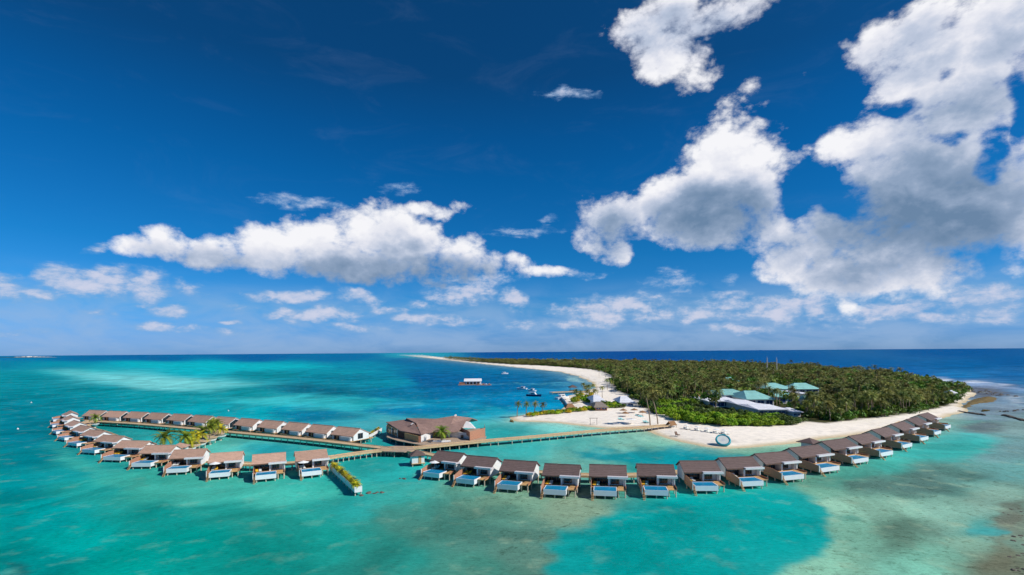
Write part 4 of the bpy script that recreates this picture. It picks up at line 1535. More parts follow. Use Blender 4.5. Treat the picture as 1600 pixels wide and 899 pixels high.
restaurant()
platform([(604, 683), (622, 689), (656, 695.2), (682, 696.4), (758, 688.8), (760, 682), (735, 676), (690, 672), (640, 668), (612, 668)], 1.9, 'plaza', 'greyed timber deck carrying the overwater restaurant', piles=5.5)
bn = empty('curved_bench', gp(690, 690.8, 1.93))
MB().extrude([(-3.4, -.3, .02), (0, -.9, .02), (3.4, .5, .02), (3.2, 1.1, .02), (0, -.1, .02), (-3.2, .3, .02)], (0, 0, .5)).build('seat', MT['white'], bn)
MB().extrude([(-2.2, .6, .02), (1.5, .8, .02), (1.2, 2.4, .02), (-1.6, 2.2, .02)], (0, 0, .45)).build('planter_rim', MT['white'], bn)
tag(bn, 'curved white bench round the palm on the restaurant forecourt', 'bench')


# ------------------------------------------------------------------ island buildings
KEEP_CLEAR = []        # (x0, x1, y0, y1): no tall palms here


def hip_building(px0, px1, py_e, py_r, z_e, z_r, label, roof, wall='white', ground_z=1.3, clear=34, glazed=False, name='building', ridge_frac=.3):
    a, b = gp(px0, py_e, z_e), gp(px1, py_e, z_e)
    yc = (a.y + b.y) / 2
    rr = gp((px0 + px1) / 2, py_r, z_r)
    half = max(4.0, min(16.0, rr.y - yc))
    w = b.x - a.x
    cx = (a.x + b.x) / 2
    R = empty(name, (cx, yc + half, ground_z))
    h, d = w / 2, half
    ze, zr = z_e - ground_z, z_r - ground_z
    k = h * (1 - ridge_frac * 2) if ridge_frac < .5 else 0.1
    v = [(-h, -d, ze), (h, -d, ze), (h, d, ze), (-h, d, ze), (-k, 0, zr), (k, 0, zr), (-h, -d, ze - .3), (h, -d, ze - .3), (h, d, ze - .3), (-h, d, ze - .3)]
    rf = MB().add(v, [(0, 1, 5, 4), (1, 2, 5), (2, 3, 4, 5), (3, 0, 4), (6, 7, 1, 0), (7, 8, 2, 1), (8, 9, 3, 2), (9, 6, 0, 3), (9, 8, 7, 6)]).build('roof', MT[roof], R)
    MB().box(-k - .2, k + .2, -.2, .2, zr - .1, zr + .12).build('ridge_cap', MT[roof], rf)
    MB().box(-h + 1, h - 1, -d + 1, d - 1, -.4, ze - .31).build('wall', MT[wall], R)
    n = max(2, int(w / 5))
    for i in range(n):
        x = -h + 1 + (w - 2) * (i + .5) / n
        ww = (w - 2) / n * (.36 if not glazed else .44)
        wd = MB().box(x - ww, x + ww, -d + .93, -d + .995, .8, max(1.6, ze - .9)).build('window', MT['blue_glass'], R)
        MB().box(x - .06, x + .06, -d + .88, -d + .925, .8, max(1.6, ze - .9)).build('mullion', MT['white'], wd)
    tag(R, label, 'building')
    KEEP_CLEAR.append((cx - h - 2, cx + h + 2, yc - clear, yc + 2 * half + 3))
    return R


hip_building(1106, 1160, 627, 617, 5.2, 6.2, 'long white roofed building left of the pair behind the shrubs', 'white_roof', glazed=True, clear=62, ridge_frac=.12)
hip_building(1152, 1190, 632, 622, 5.0, 6.0, 'white roofed building with blue glazing in the middle behind the shrubs', 'white_roof', glazed=True, clear=62, ridge_frac=.12)
hip_building(1184, 1233, 640, 628, 4.8, 5.8, 'white roofed building with blue glazing right of the pair behind the shrubs', 'white_roof', glazed=True, clear=62, ridge_frac=.12)
hip_building(1130, 1176, 617, 606, 7.0, 9.5, 'teal hip roofed building directly behind the long white roof', 'teal_roof', clear=26)
hip_building(1166, 1214, 624, 606, 6.0, 10.0, 'broad teal hip roofed building nearest the white roofed building', 'teal_roof', clear=30)
hip_building(1212, 1250, 620, 610, 6.0, 9.0, 'teal roofed wing right of the broad teal roof', 'teal_roof', clear=34)
hip_building(1198, 1243, 608, 598, 7.0, 10.5, 'far teal roofed hall, left of the rear pair', 'teal_roof', clear=60)
hip_building(1236, 1284, 608, 598.5, 6.5, 10.5, 'far teal roofed hall, right of the rear pair', 'teal_roof', clear=75)
hip_building(1132, 1159, 597, 589.5, 6.0, 10.0, 'small teal roof alone among palms at the back left', 'teal_roof', clear=60)
hip_building(1258, 1268, 624, 618, 5.0, 7.0, 'small pale blue roofed hut right of the teal roofs', 'teal_roof', clear=26, name='hut')
hip_building(1279, 1289, 631, 626, 5.0, 6.6, 'small turquoise roofed hut among palms at the right', 'teal_roof', clear=24, name='hut')
hip_building(1256, 1272, 616, 609, 6.5, 7.0, 'white walled service building right of the far teal halls', 'white_roof', clear=24)
hip_building(1489, 1497, 614, 610, 4.5, 6.0, 'small white house at the right tip of the island', 'white_roof', clear=26, name='house')
hip_building(1113, 1122, 588, 583, 6.0, 8.0, 'small grey roofed house deep among the palms at the back', 'thatch_grey', clear=60, name='house')
hip_building(1090, 1106, 622, 615, 4.6, 6.6, 'thatched roofed house left of the long white roof', 'thatch', clear=34, name='house')
hip_building(1238, 1256, 644, 637, 4.0, 5.2, 'low white roofed annexe at the right end of the shrub belt', 'white_roof', clear=40)
# shore buildings by the small harbour
hip_building(927, 947, 627.5, 617, 4.0, 7.0, 'white tented pavilion on the sand by the harbour', 'white_roof', clear=20, name='pavilion')
hip_building(968, 993, 629, 619, 4.0, 7.0, 'white and teal tented pavilion at the edge of the palms', 'white_roof', clear=20, name='pavilion')
hip_building(928, 952, 636.5, 628, 3.4, 5.6, 'grey thatched beach bar behind the spit hedge', 'thatch_grey', 'wood', clear=10, name='beach_bar')
hip_building(884, 901, 638, 631, 3.0, 5.0, 'brown thatched hut behind the spit hedge', 'thatch', 'wood', clear=8, name='hut')


# masts
def mast(px, py_top, py_base, label):
    p = at_dist(px, py_base, 640.0)
    top = at_dist(px, py_top, 640.0)
    base = Vector((p.x, p.y, 1.3))
    R = empty('antenna_mast', base)
    h = top.z - 1.3
    for k in range(3):
        a = 2 * math.pi * k / 3
        x, y = .9 * math.cos(a), .9 * math.sin(a)
        MB().tube([(x, y, 0), (x * .5, y * .5, h)], [.22, .16], 5).build('leg', MT['steel'], R)
    br = MB()
    n = int(h / 3)
    for i in range(n):
        z0, z1 = h * i / n, h * (i + 1) / n
        s0, s1 = .9 - .45 * i / n, .9 - .45 * (i + 1) / n
        for k in range(3):
            a, b = 2 * math.pi * k / 3, 2 * math.pi * (k + 1) / 3
            br.tube([(s0 * math.cos(a), s0 * math.sin(a), z0), (s1 * math.cos(b), s1 * math.sin(b), z1)], [.09, .09], 4)
    br.build('lattice', MT['red_steel'], R)
    MB().tube([(0, 0, h - 1), (0, 0, h + 2.4)], [.25, .15], 6).build('antenna', MT['steel'], R)
    tag(R, label, 'mast')


mast(1198.6, 560, 580, 'slim white antenna mast rising above the palms, left of two')
mast(1213.6, 561, 584, 'slim pale antenna mast rising above the palms, right of two')


# ------------------------------------------------------------------ harbour: boats, pier, floating house
def boat(px, py, L_, rz, hull, label, cabin=True):
    R = empty('boat', gp(px, py), rz)
    w = L_ * .30
    prof = [(-L_ / 2, w * .42), (-L_ * .2, w * .5), (L_ * .15, w * .46), (L_ * .36, w * .28), (L_ / 2, .03)]
    top = [(x, -y) for x, y in prof] + [(x, y) for x, y in reversed(prof)]
    n = len(top)
    m = MB()
    vs = [(x * .94, y * .7, -.3) for x, y in top] + [(x, y, L_ * .11 + max(0, x) * .05) for x, y in top]
    fs = [tuple(range(n - 1, -1, -1)), tuple(range(n, 2 * n))] + [(i, (i + 1) % n, n + (i + 1) % n, n + i) for i in range(n)]
    m.add(vs, fs).build('hull', MT[hull], R)
    h = L_ * .11
    if cabin:
        cb = MB().extrude([(-L_ * .22, -w * .3, h * .9), (-L_ * .22, -w * .3, h + L_ * .13), (L_ * .05, -w * .3, h + L_ * .13), (L_ * .17, -w * .3, h)], (0, w * .6, 0)).build('cabin', MT['hull_white'], R)
        MB().box(-L_ * .18, L_ * .03, -w * .31, w * .31, h + L_ * .05, h + L_ * .095).build('window', MT['glass'], cb)
        MB().box(-L_ * .32, L_ * .08, -w * .34, w * .34, h + L_ * .135, h + L_ * .15).build('roof', MT['hull_white'], R)
    return tag(R, label, 'boat')


boat(815.4, 608.5, 11, 2.6, 'hull_white', 'white motor boat left of the moored pair in the bay')
boat(831, 611.5, 10, 2.3, 'hull_white', 'white motor boat just behind the navy boat')
boat(834.5, 619.5, 13, -.45, 'hull_blue', 'large navy blue hulled boat moored in the bay')
boat(879.5, 623.5, 14, .7, 'hull_white', 'big white boat tied up at the harbour wall')
boat(789, 584.5, 12, .4, 'hull_white', 'tiny white boat far out in the bay')


def buoy(px, py, label):
    R = empty('buoy', gp(px, py), 0, (.5, .5, .5))
    MB().lathe([(.5, -.3), (.8, .1), (.75, .5), (.3, 1.0), (.1, 1.3)], 10).build('float', MT['hull_white'], R, smooth=True)
    MB().tube([(0, 0, 1.2), (0, 0, 1.9)], [.06, .06], 5).build('pole', MT['steel'], R)
    tag(R, label, 'buoy')


buoy(49, 629.5, 'small white buoy far out on the left lagoon')
buoy(28, 671, 'small white buoy near the left edge')
buoy(357, 642.5, 'small white buoy behind the rear villa row')

fh = empty('floating_house', gp(738, 602))
MB().box(-15, 13, -4, 9, .1, .9).build('float', MT['plaza'], fh)
MB().box(-7, 9, -1, 8, .901, 4.2).build('wall', MT['white'], fh)
r_ = MB().extrude([(-9, -2.5, 4.21), (-9, 9, 4.21), (-9, 3.5, 7.0)], (19, 0, 0)).build('roof', MT['hull_white'], fh)
for k in range(4):
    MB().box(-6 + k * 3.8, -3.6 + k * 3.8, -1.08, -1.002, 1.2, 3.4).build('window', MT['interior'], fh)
MB().box(-14, -8, -2, 6, .901, 3.0).build('annexe', MT['wood'], fh)
tag(fh, 'white floating house on a pontoon out in the bay', 'house')
pt = empty('pontoon', gp(756, 602.3))
MB().box(-8, 8, -2, 2, .05, .8).build('float', MT['wood_dark'], pt)
for k in range(5):
    MB().box(-7 + k * 3, -5.6 + k * 3, -1.6, 1.6, .801, 1.9).build('crate', MT['white' if k % 2 else 'wood'], pt)
tag(pt, 'low dark pontoon with clutter right of the floating house', 'pontoon')

boardwalk([gp(861, 613.2, 1.5), gp(880, 612.4, 1.5), gp(918, 611.2, 1.5)], 5.0, 'grey timber arrival pier reaching into the bay', z=1.5, gap=7, mat='plaza')
pv = pavilion(895, 613, 5.0, 1.6, 4.4, 6.6, 7.5, 'open brown roofed pavilion on the arrival pier', .1, 'roof_dark', True)
wl = empty('harbour_wall', gp(890, 628))
A_, B_, C_ = gp(873, 620) - gp(890, 628), gp(882, 629) - gp(890, 628), gp(886, 635) - gp(890, 628)
for a, b in ((A_, B_), (B_, C_)):
    d = (b - a).normalized()
    MB().extrude([(a.x, a.y, -.5), (b.x, b.y, -.5), (b.x, b.y, 1.8), (a.x, a.y, 1.8)], Vector((d.y, -d.x, 0)) * -1.4).build('wall_segment', MT['grey_wall'], wl)
tag(wl, 'pale concrete harbour wall at the inner end of the bay', 'harbour wall')


# ------------------------------------------------------------------ beach furniture
THATCH_P = make_parasol(MT['thatch'], 2.3, 3.0, 1.0, 'thatched_umbrella')
for i, (a, b, w) in enumerate([(974, 647, 'leftmost of the beach group'), (991, 646.5, 'in the middle of the beach group'), (1004, 650.5, 'nearest the jetty end'), (977, 652, 'in front of the beach group')]):
    o = place(THATCH_P, gp(a, b, 1.0), 0, f'round thatched beach umbrella {w}', 'umbrella', 'thatched umbrellas on the beach')
place(PARASOL, gp(986, 662, .9), 0, 'white parasol alone on the sand left of the jetty end', 'parasol', 'parasols on the beach', (1.5, 1.5, 1))
for i, (a, b) in enumerate([(1072, 671.5), (1089, 674), (1104.5, 676.5), (1118.5, 678.5), (1131, 679.5), (1008, 661), (969, 656.5), (996, 651), (1000, 652.5)]):
    g = gp(a, b, .95)
    where = f'{ORD[i]} of the line below the shrubs' if i < 5 else ['by the jetty end', 'left of the parasol', 'under the middle thatched umbrella', 'under the right thatched umbrella'][i - 5]
    for s in (0, 1):
        p = LOUNGER_W if i < 5 else LOUNGER_A
        place(p, g + Vector((1.1 * s, 0, .0)), .5, f'{"right" if s else "left"} beach lounger of the pair {where}', 'sun lounger', 'loungers on the beach', (1.35, 1.35, 1.2))
    if i < 5:
        pp = place(PARASOL, g + Vector((.5, .9, 0)), 0, f'cream beach parasol over the {ORD[i]} lounger pair below the shrubs', 'parasol', 'parasols on the beach', (.75, .75, .85))
# A-frame cabana, chair, goal-post swing
cb = empty('beach_cabana', gp(1049, 668, 1.0), .5)
MB().extrude([(-1.9, -1.7, 1.1), (-1.9, 0, 2.9), (-1.9, 1.7, 1.1), (-1.9, 1.5, 1.0), (-1.9, 0, 2.6), (-1.9, -1.5, 1.0)], (3.8, 0, 0)).build('roof', MT['thatch'], cb)
for sx in (-1, 1):
    for sy in (-1, 1):
        MB().tube([(sx * 1.6, sy * 1.5, 0), (sx * 1.6, sy * 1.35, 1.2)], [.1, .1], 5).build('post', MT['frame'], cb)
MB().box(-1.2, 1.2, -1, 1, .1, .55).build('daybed', MT['towel'], cb)
tag(cb, 'thatched A-frame cabana at the beach end of the jetty', 'cabana')
ch = empty('beach_chair', gp(1059, 681, .7), .6)
MB().box(-.7, .7, -.7, .7, .3, .5).build('seat', MT['frame'], ch)
MB().extrude([(-.7, .7, .3), (-.7, 1.2, 1.6), (-.7, 1.05, 1.6), (-.7, .55, .5)], (1.4, 0, 0)).build('backrest', MT['frame'], ch)
for sx in (-.6, .6):
    for sy in (-.6, .6):
        MB().box(sx - .05, sx + .05, sy - .05, sy + .05, 0, .299).build('leg', MT['frame'], ch)
tag(ch, 'dark wooden chair alone on the sand near the waterline', 'chair')
sw = empty('beach_swing', gp(927.5, 664, .4))
for s in (-1, 1):
    MB().tube([(s * 1.6, 0, -.3), (s * 1.6, 0, 3.2)], [.1, .1], 5).build('post', MT['frame'], sw)
MB().tube([(-2, 0, 3.2), (2, 0, 3.2)], [.1, .1], 5).build('crossbeam', MT['frame'], sw)
MB().box(-.7, .7, -.2, .2, .9, 1.0).build('seat', MT['frame'], sw)
tag(sw, 'wooden goal-post swing at the waterline left of the jetty', 'swing')
# inflatable ring platform at the waterline
tr = empty('water_trampoline', gp(1130, 696, .35))
tv, tf = [], []
for i in range(28):
    a = 2 * math.pi * i / 28
    for j in range(8):
        b = 2 * math.pi * j / 8
        r = 3.0 + .55 * math.cos(b)
        tv.append((r * math.cos(a) * .9, r * math.sin(a), .55 + .55 * math.sin(b)))
for i in range(28):
    for j in range(8):
        p, q = (i + 1) % 28, (j + 1) % 8
        tf.append((i * 8 + j, p * 8 + j, p * 8 + q, i * 8 + q))
MB().add(tv, tf).build('inflated_ring', MT['teal_ring'], tr, smooth=True)
MB().lathe([(2.6, .80), (2.62, .86), (.8, .84)], 20).build('mat', MT['towel'], tr)
MB().lathe([(.8, .861), (.8, .90)], 12).build('centre_patch', MT['steel'], tr)
tr.rotation_euler = (math.radians(34), math.radians(-16), 0)
tr.scale = (.85, .85, .85)
tr.location.z = 1.9
tag(tr, 'round teal and white inflatable trampoline beached at the waterline', 'trampoline')


# ------------------------------------------------------------------ rocks
def rock_mesh(seed, mat, k=1.0):
    r = random.Random(seed)
    v, f = [], []
    t = (1 + 5 ** .5) / 2
    base = [(-1, t, 0), (1, t, 0), (-1, -t, 0), (1, -t, 0), (0, -1, t), (0, 1, t), (0, -1, -t), (0, 1, -t), (t, 0, -1), (t, 0, 1), (-t, 0, -1), (-t, 0, 1)]
    fc = [(0, 11, 5), (0, 5, 1), (0, 1, 7), (0, 7, 10), (0, 10, 11), (1, 5, 9), (5, 11, 4), (11, 10, 2), (10, 7, 6), (7, 1, 8), (3, 9, 4), (3, 4, 2), (3, 2, 6), (3, 6, 8), (3, 8, 9), (4, 9, 5), (2, 4, 11), (6, 2, 10), (8, 6, 7), (9, 8, 1)]
    for p in base:
        q = Vector(p).normalized() * r.uniform(.7, 1.15)
        v.append((q.x, q.y, q.z * .62 + .1))
    return MB().add(v, fc).mesh('rock', mat)


ROCKS = [rock_mesh(s, MT['rock']) for s in range(4)]
ROCKS_G = [rock_mesh(s + 9, MT['rock_gold']) for s in range(4)]


def rock_line(p0, p1, n, size, label, name='rock_groyne', zc=0.15, cat='groyne', jitter=.5, meshes=None):
    A, B = gp(*p0), gp(*p1)
    R = empty(name, A)
    for i in range(n):
        q = A + (B - A) * ((i + rnd.random() * .5) / n) - A
        s = size * rnd.uniform(.7, 1.25)
        o = obj('rock', (meshes or ROCKS)[i % 4], R, (q.x + rnd.uniform(-1, 1) * jitter, q.y + rnd.uniform(-1, 1) * jitter, zc), rnd.uniform(0, 6))
        o.scale = (s, s * rnd.uniform(.8, 1.2), s * .8)
    return tag(R, label, cat)


rock_line((1497, 643.5), (1539, 649.5), 22, 1.2, 'dark rock groyne running out from the right end of the beach')
rock_line((1571, 650), (1612, 661), 24, 1.3, 'dark rock groyne crossing the right edge of the reef flat')
rock_line((1560, 643.5), (1606, 641), 12, .8, 'low broken line of rocks behind the right-hand groyne', jitter=1.5)
rock_line((1534, 643.5), (1543, 641.5), 4, 1.4, 'small rock outcrop between the groynes', 'rock_outcrop', cat='rocks', meshes=ROCKS_G)
rock_line((566, 773), (590, 771), 7, .75, 'cluster of boulders off the end of the long planter', 'rock_cluster', -.05, 'rocks', 1.6)
rock_line((627, 747), (633, 750), 3, .6, 'small boulders left of the first right-hand villa', 'rock_cluster', -.05, 'rocks', .8)
rock_line((799.5, 657), (803, 661), 6, .9, 'golden rocks at the tip of the sand spit', 'rock_cluster', .1, 'rocks', .8, ROCKS_G)
rock_line((1526, 610), (1578, 620), 30, 1.6, 'dark rocky ledge in the surf off the island tip', 'rock_ledge', -.25, 'rocks', 8)
rock_line((1582, 806), (1606, 796), 12, .42, 'exposed coral rocks at the right edge of the reef flat', 'coral_rocks', -.12, 'rocks', 1.6)
rock_line((1584, 836), (1606, 858), 8, .45, 'dark coral boulders near the lower right corner', 'coral_rocks', -.1, 'rocks', 1.2)
rock_line((1572, 872), (1604, 866), 8, .35, 'dark broken coral branch at the lower right edge', 'coral_rocks', -.1, 'rocks', .4)
rock_line((1590, 892), (1606, 886), 6, .45, 'dark coral boulders in the bottom right corner', 'coral_rocks', -.05, 'rocks', .8)
# golden algae-covered spit: a low mound of packed stone
sp = ground_poly([(1503, 638), (1510, 630), (1522, 624), (1540, 620), (1555, 621), (1559, 624), (1552, 628), (1536, 630), (1520, 633), (1510, 639)])
xs = np.arange(min(p[0] for p in sp) - 4, max(p[0] for p in sp) + 4, .9)
ys = np.arange(min(p[1] for p in sp) - 4, max(p[1] for p in sp) + 4, 1.3)
X, Y = np.meshgrid(xs, ys)
sdv = poly_sd(X, Y, sp)
zz = np.clip(sdv * .16, -.6, 1.4) + fbm(X / 2.5, Y / 2.5, 77) * .7 * (sdv > -1)
tag(obj('rock_spit', grid_mesh('rock_spit', xs, ys, zz, MT['rock_gold'], keep=sdv > -2.5, smooth=False)), 'golden algae covered rock spit at the right tip of the island', 'rock spit')

# far settlement on the left horizon
isl = empty('distant_island', at_dist(45, 557, 9000))
isl.location.z = 0
m = MB()
for i in range(60):
    x = rnd.uniform(-420, 420)
    w = rnd.uniform(10, 40)
    h = rnd.uniform(6, 22) * (1 - abs(x) / 520)
    m.box(x - w / 2, x + w / 2, rnd.uniform(-60, 0), rnd.uniform(5, 60), -1, h)
m.build('skyline', MT['grey_wall'], isl)['kind'] = 'stuff'
xs = [(-520, 0), (-430, 4), (-200, 7), (150, 6), (380, 4), (500, 0)]
MB().extrude([(x, -80, z) for x, z in xs] + [(500, -80, -2), (-520, -80, -2)], (0, 160, 0)).build('shore', MT['shrub_dark'], isl)
tag(isl, 'pale low town on the far left horizon', 'island')

# ------------------------------------------------------------------ vegetation
def frond_crown(seed, nf, nseg, L_, droop=1.5, wide=.95):
    """palm crown: arching fronds fringed with leaflets (arrays of vertices and triangles), origin at the crown's heart"""
    r = random.Random(seed)
    V, F = [], []
    for k in range(nf):
        a = 2.399963 * k + r.uniform(-.25, .25)
        u = (k + .5) / nf
        e = math.radians(78 - 105 * u + r.uniform(-10, 10))        # young fronds stand up, old ones hang
        L1 = L_ * r.uniform(.82, 1.1) * (.8 + .2 * math.sin(math.pi * u))
        d = Vector((math.cos(a), math.sin(a), 0))
        side = Vector((-math.sin(a), math.cos(a), 0))
        p = Vector((0, 0, 0))
        pts, dirs = [p.copy()], []
        for s in range(nseg):
            el = e - droop * ((s + .5) / nseg) ** 1.2
            dr = d * math.cos(el) + Vector((0, 0, math.sin(el)))
            dirs.append(dr)
            p = p + dr * (L1 / nseg)
            pts.append(p.copy())
        for s in range(nseg):
            t = (s + .6) / nseg
            w = wide * (math.sin(math.pi * min(1, t * .86 + .12)) ** .7) * L1 / 3.4
            up = side.cross(dirs[s]).normalized()
            for sg in (-1, 1):
                tip = pts[s] + dirs[s] * (L1 / nseg * 1.35) + side * (sg * w) - up * (abs(w) * .45) + Vector((0, 0, -.12 * r.random()))
                o = len(V)
                V += [pts[s], pts[s + 1], tip]
                F.append((o, o + 1, o + 2) if sg < 0 else (o + 1, o, o + 2))
    return np.array([tuple(v) for v in V], np.float32), np.array(F, np.int32)


def leaf_clump(seed, n, leaf, sx=1.0, sz=.8, lumps=6):
    """shrub: leaf-sized faces spread through several overlapping lobes"""
    r = np.random.default_rng(seed)
    cs = r.normal(size=(lumps, 3)) * np.array([.42, .42, .22])
    cs[:, 2] = np.abs(cs[:, 2]) + .35
    rad = r.uniform(.38, .6, lumps)
    V, F = [], []
    for i in range(n):
        k = r.integers(lumps)
        d = r.normal(size=3)
        d /= np.linalg.norm(d)
        if d[2] < -.5:
            d[2] *= -1
        p = cs[k] + d * rad[k] * r.uniform(.75, 1.05) * np.array([1, 1, sz])
        nrm = d + r.normal(size=3) * .55
        nrm /= np.linalg.norm(nrm)
        t = np.cross(nrm, r.normal(size=3))
        t /= np.linalg.norm(t)
        b = np.cross(nrm, t)
        s = leaf * r.uniform(.6, 1.3)
        o = len(V)
        V += [p - t * s, p + b * s * .55, p + t * s, p - b * s * .55]
        F += [(o, o + 1, o + 2), (o, o + 2, o + 3)]
    V = np.array(V, np.float32)
    V[:, 2] = np.maximum(V[:, 2], .0)
    V[:, :2] *= sx
    return V, np.array(F, np.int32)


def arr_mesh(name, V, F, mat, smooth=False):
    me = bpy.data.meshes.new(name)
    me.from_pydata(V.tolist(), [], F.tolist())
    me.materials.append(mat)
    me.update()
    return me


def trunk_mesh(seed, h, lean, r0=.24, r1=.14):
    r = random.Random(seed)
    a = r.uniform(0, 6.28)
    pts = []
    for k in range(6):
        t = k / 5
        b = lean * t ** 1.6
        pts.append((b * math.cos(a), b * math.sin(a), h * t - (.3 if k == 0 else 0)))
    return MB().tube(pts, [r0 * 1.35] + [r0 + (r1 - r0) * k / 5 for k in range(1, 6)], 6).mesh('trunk', MT['trunk']), Vector(pts[-1])


PALMS = []
for s in range(6):
    V, F = frond_crown(100 + s, 24, 11, 3.4 + .25 * (s % 3), 1.35 + .12 * (s % 4))
    h = 6.6 + .75 * s
    tm, top = trunk_mesh(200 + s, h, .5 + .35 * (s % 4))
    PALMS.append((arr_mesh('crown', V, F, MT['palm']), tm, top, h))
V, F = frond_crown(150, 18, 10, 2.6, 1.2)
CROWN_Y = arr_mesh('crown', V, F, MT['palm_yellow'])
V, F = frond_crown(151, 22, 11, 3.2, 1.3)
CROWN_G = arr_mesh('crown', V, F, MT['palm'])
CROWN_B = arr_mesh('crown', V, F, MT['palm_bright'])
V, F = frond_crown(152, 16, 7, 1.9, 1.1, 1.1)
CROWN_S = arr_mesh('crown', V, F, MT['palm_yellow'])


def palm(loc, k, scale, label, group, cat='palm tree', rz=None):
    cm, tm, top, h = PALMS[k % 6]
    R = empty('palm_tree', loc, rnd.uniform(0, 6.28) if rz is None else rz, (scale,) * 3)
    obj('trunk', tm, R)
    obj('crown', cm, R, top)
    return tag(R, label, cat, group)


def special_palm(loc, h, lean, crown, cs, label, group=None, r=.2, name='palm_tree'):
    """palm with its own trunk; lean is the offset of the crown from the base"""
    R = empty(name, loc)
    pts = [(lean[0] * (k / 5) ** 1.5, lean[1] * (k / 5) ** 1.5, h * k / 5 - (.2 if k == 0 else 0)) for k in range(6)]
    MB().tube(pts, [r * (1.3 - .6 * k / 5) for k in range(6)], 6).build('trunk', MT['trunk'], R)
    c = obj('crown', crown, R, pts[-1], rnd.uniform(0, 6))
    c.scale = (cs,) * 3
    return tag(R, label, 'palm tree', group)


# palms in the planters and on the decks
for i, (a, b, r, w) in enumerate(PLANTERS):
    base = gp(a, b)
    base.z = 2.1
    if i < 4:
        special_palm(base, [2.6, 4.6, 2.8, 2.2][i], (.3, .2), CROWN_Y if i != 1 else CROWN_B, [1.4, 1.2, 1.55, 1.35][i], f'{"green" if i == 1 else "yellow green"} palm growing in the planter bowl {w}', 'palms in the inner lagoon')
    else:
        special_palm(base, 2.8, (.3, .3), CROWN_B, 1.15, 'green palm growing in the planter at the far left bend', 'palms in the inner lagoon')
for i, (a, b, h, c, w) in enumerate([(316, 688, 3.6, 1.15, 'tall green palm behind the third round planter'), (300, 697, 4.0, 1.2, 'bushy green palm behind the fourth round planter'), (289, 703, 4.6, 1.15, 'green palm beside the small inner pavilion'),
                                     (331, 680, 4.8, 1.1, 'tall green palm behind the second round planter'), (338, 680, 5.0, .95, 'upright green palm near the rear boardwalk'), (256, 706, 5.0, 1.35, 'lone spreading palm left of the inner pavilion')]):
    base = gp(a, b, 1.4)
    special_palm(base, h, (.2, .1), CROWN_B if i != 1 else CROWN_Y, c * 1.18, w, 'palms in the inner lagoon')
special_palm(gp(690, 690.2, 1.95), 3.8, (.2, .1), CROWN_B, 1.35, 'bright green palm on the restaurant forecourt')
for i, (A, B, n, sc_) in enumerate(((LP1[0], LP1[1], 15, 1.0), (LP2[0], LP2[1], 8, .85))):
    for k in range(n):
        p = A + (B - A) * ((k + .5) / n)
        p.z = 2.15
        R = empty('areca_palm', p + Vector((rnd.uniform(-.3, .3), rnd.uniform(-.3, .3), 0)))
        MB().tube([(0, 0, 0), (0, 0, .5)], [.12, .1], 5).build('stem', MT['trunk'], R)
        c = obj('crown', CROWN_S if (k + i) % 3 else CROWN_G, R, (0, 0, .5), rnd.uniform(0, 6))
        c.scale = (sc_ * rnd.uniform(.6, .9) * (1 if (k + i) % 3 else .6),) * 3
        tag(R, f'{ORD[k]} low palm from the boardwalk in the {["front long planter", "rear long planter"][i]}', 'plant', ['palms in the front long planter', 'palms in the rear long planter'][i])
for i, (a, b, h) in enumerate([(808, 650.5, 6.5), (822, 650, 6.2), (835, 649, 6.0), (847, 648.5, 5.6)]):
    special_palm(gp(a, b, .9), h, (.5, .2), CROWN_G, .95, f'{["leftmost", "second", "third", "rightmost"][i]} of the four palms on the sand spit', 'palms on the sand spit')
special_palm(gp(1016, 664.5, 1.0), 14.5, (-1.6, 2.0), PALMS[0][0], 1.0, 'tall leaning palm at the beach end of the jetty, left of two', None, .24)
special_palm(gp(1028, 663, 1.0), 13.2, (-2.2, 2.0), PALMS[1][0], 1.0, 'tall leaning palm at the beach end of the jetty, right of two', None, .24)
for i, (a, b) in enumerate([(911, 612), (914, 617), (922, 619), (928, 617), (949, 609), (955, 612), (908, 623), (900, 626), (932, 626), (941, 622), (936, 588), (946, 590), (953, 600), (920, 626)]):
    palm(gp(a, b, 1.2), i, rnd.uniform(.75, .95), 'dark palm on the sand by the small harbour', 'palms by the harbour')

# shrubs: light green belt between the beach and the white roofed buildings, and the hedge on the spit
SHRUBS = []
for s in range(5):
    V, F = leaf_clump(300 + s, 620, .15, 1.0, .8, 7)
    SHRUBS.append((V, F))
SH_L = [arr_mesh('foliage', V, F, MT['shrub']) for V, F in SHRUBS]
SH_D = [arr_mesh('foliage', V, F, MT['shrub_dark']) for V, F in SHRUBS]
SH_Y = [arr_mesh('foliage', V, F, MT['palm_yellow']) for V, F in SHRUBS]
STEM = MB().tube([(0, 0, -.1), (.03, 0, .5)], [.05, .03], 5).mesh('stem', MT['trunk'])


def shrub(loc, size, hgt, mesh, label, group):
    R = empty('shrub', loc, rnd.uniform(0, 6.28), (size, size, hgt))
    obj('stem', STEM, R)
    obj('foliage', mesh, R)
    return tag(R, label, 'shrub', group)


SHRUB_PX = [(1024, 652), (1060, 661), (1088, 667), (1130, 670.5), (1200, 671), (1240, 670), (1250, 664), (1243, 662), (1225, 659), (1190, 656), (1150, 652), (1118, 648), (1096, 641), (1080, 633), (1062, 632), (1038, 640), (1018, 645)]
SHRUB_G = ground_poly(SHRUB_PX)


def scatter(poly, step, jit=.45):
    xs = [p[0] for p in poly]
    ys = [p[1] for p in poly]
    gx, gy = np.meshgrid(np.arange(min(xs), max(xs), step), np.arange(min(ys), max(ys), step))
    gx = gx + rng.uniform(-jit, jit, gx.shape) * step
    gy = gy + rng.uniform(-jit, jit, gy.shape) * step
    k = poly_sd(gx, gy, poly) > 0
    return gx[k], gy[k]


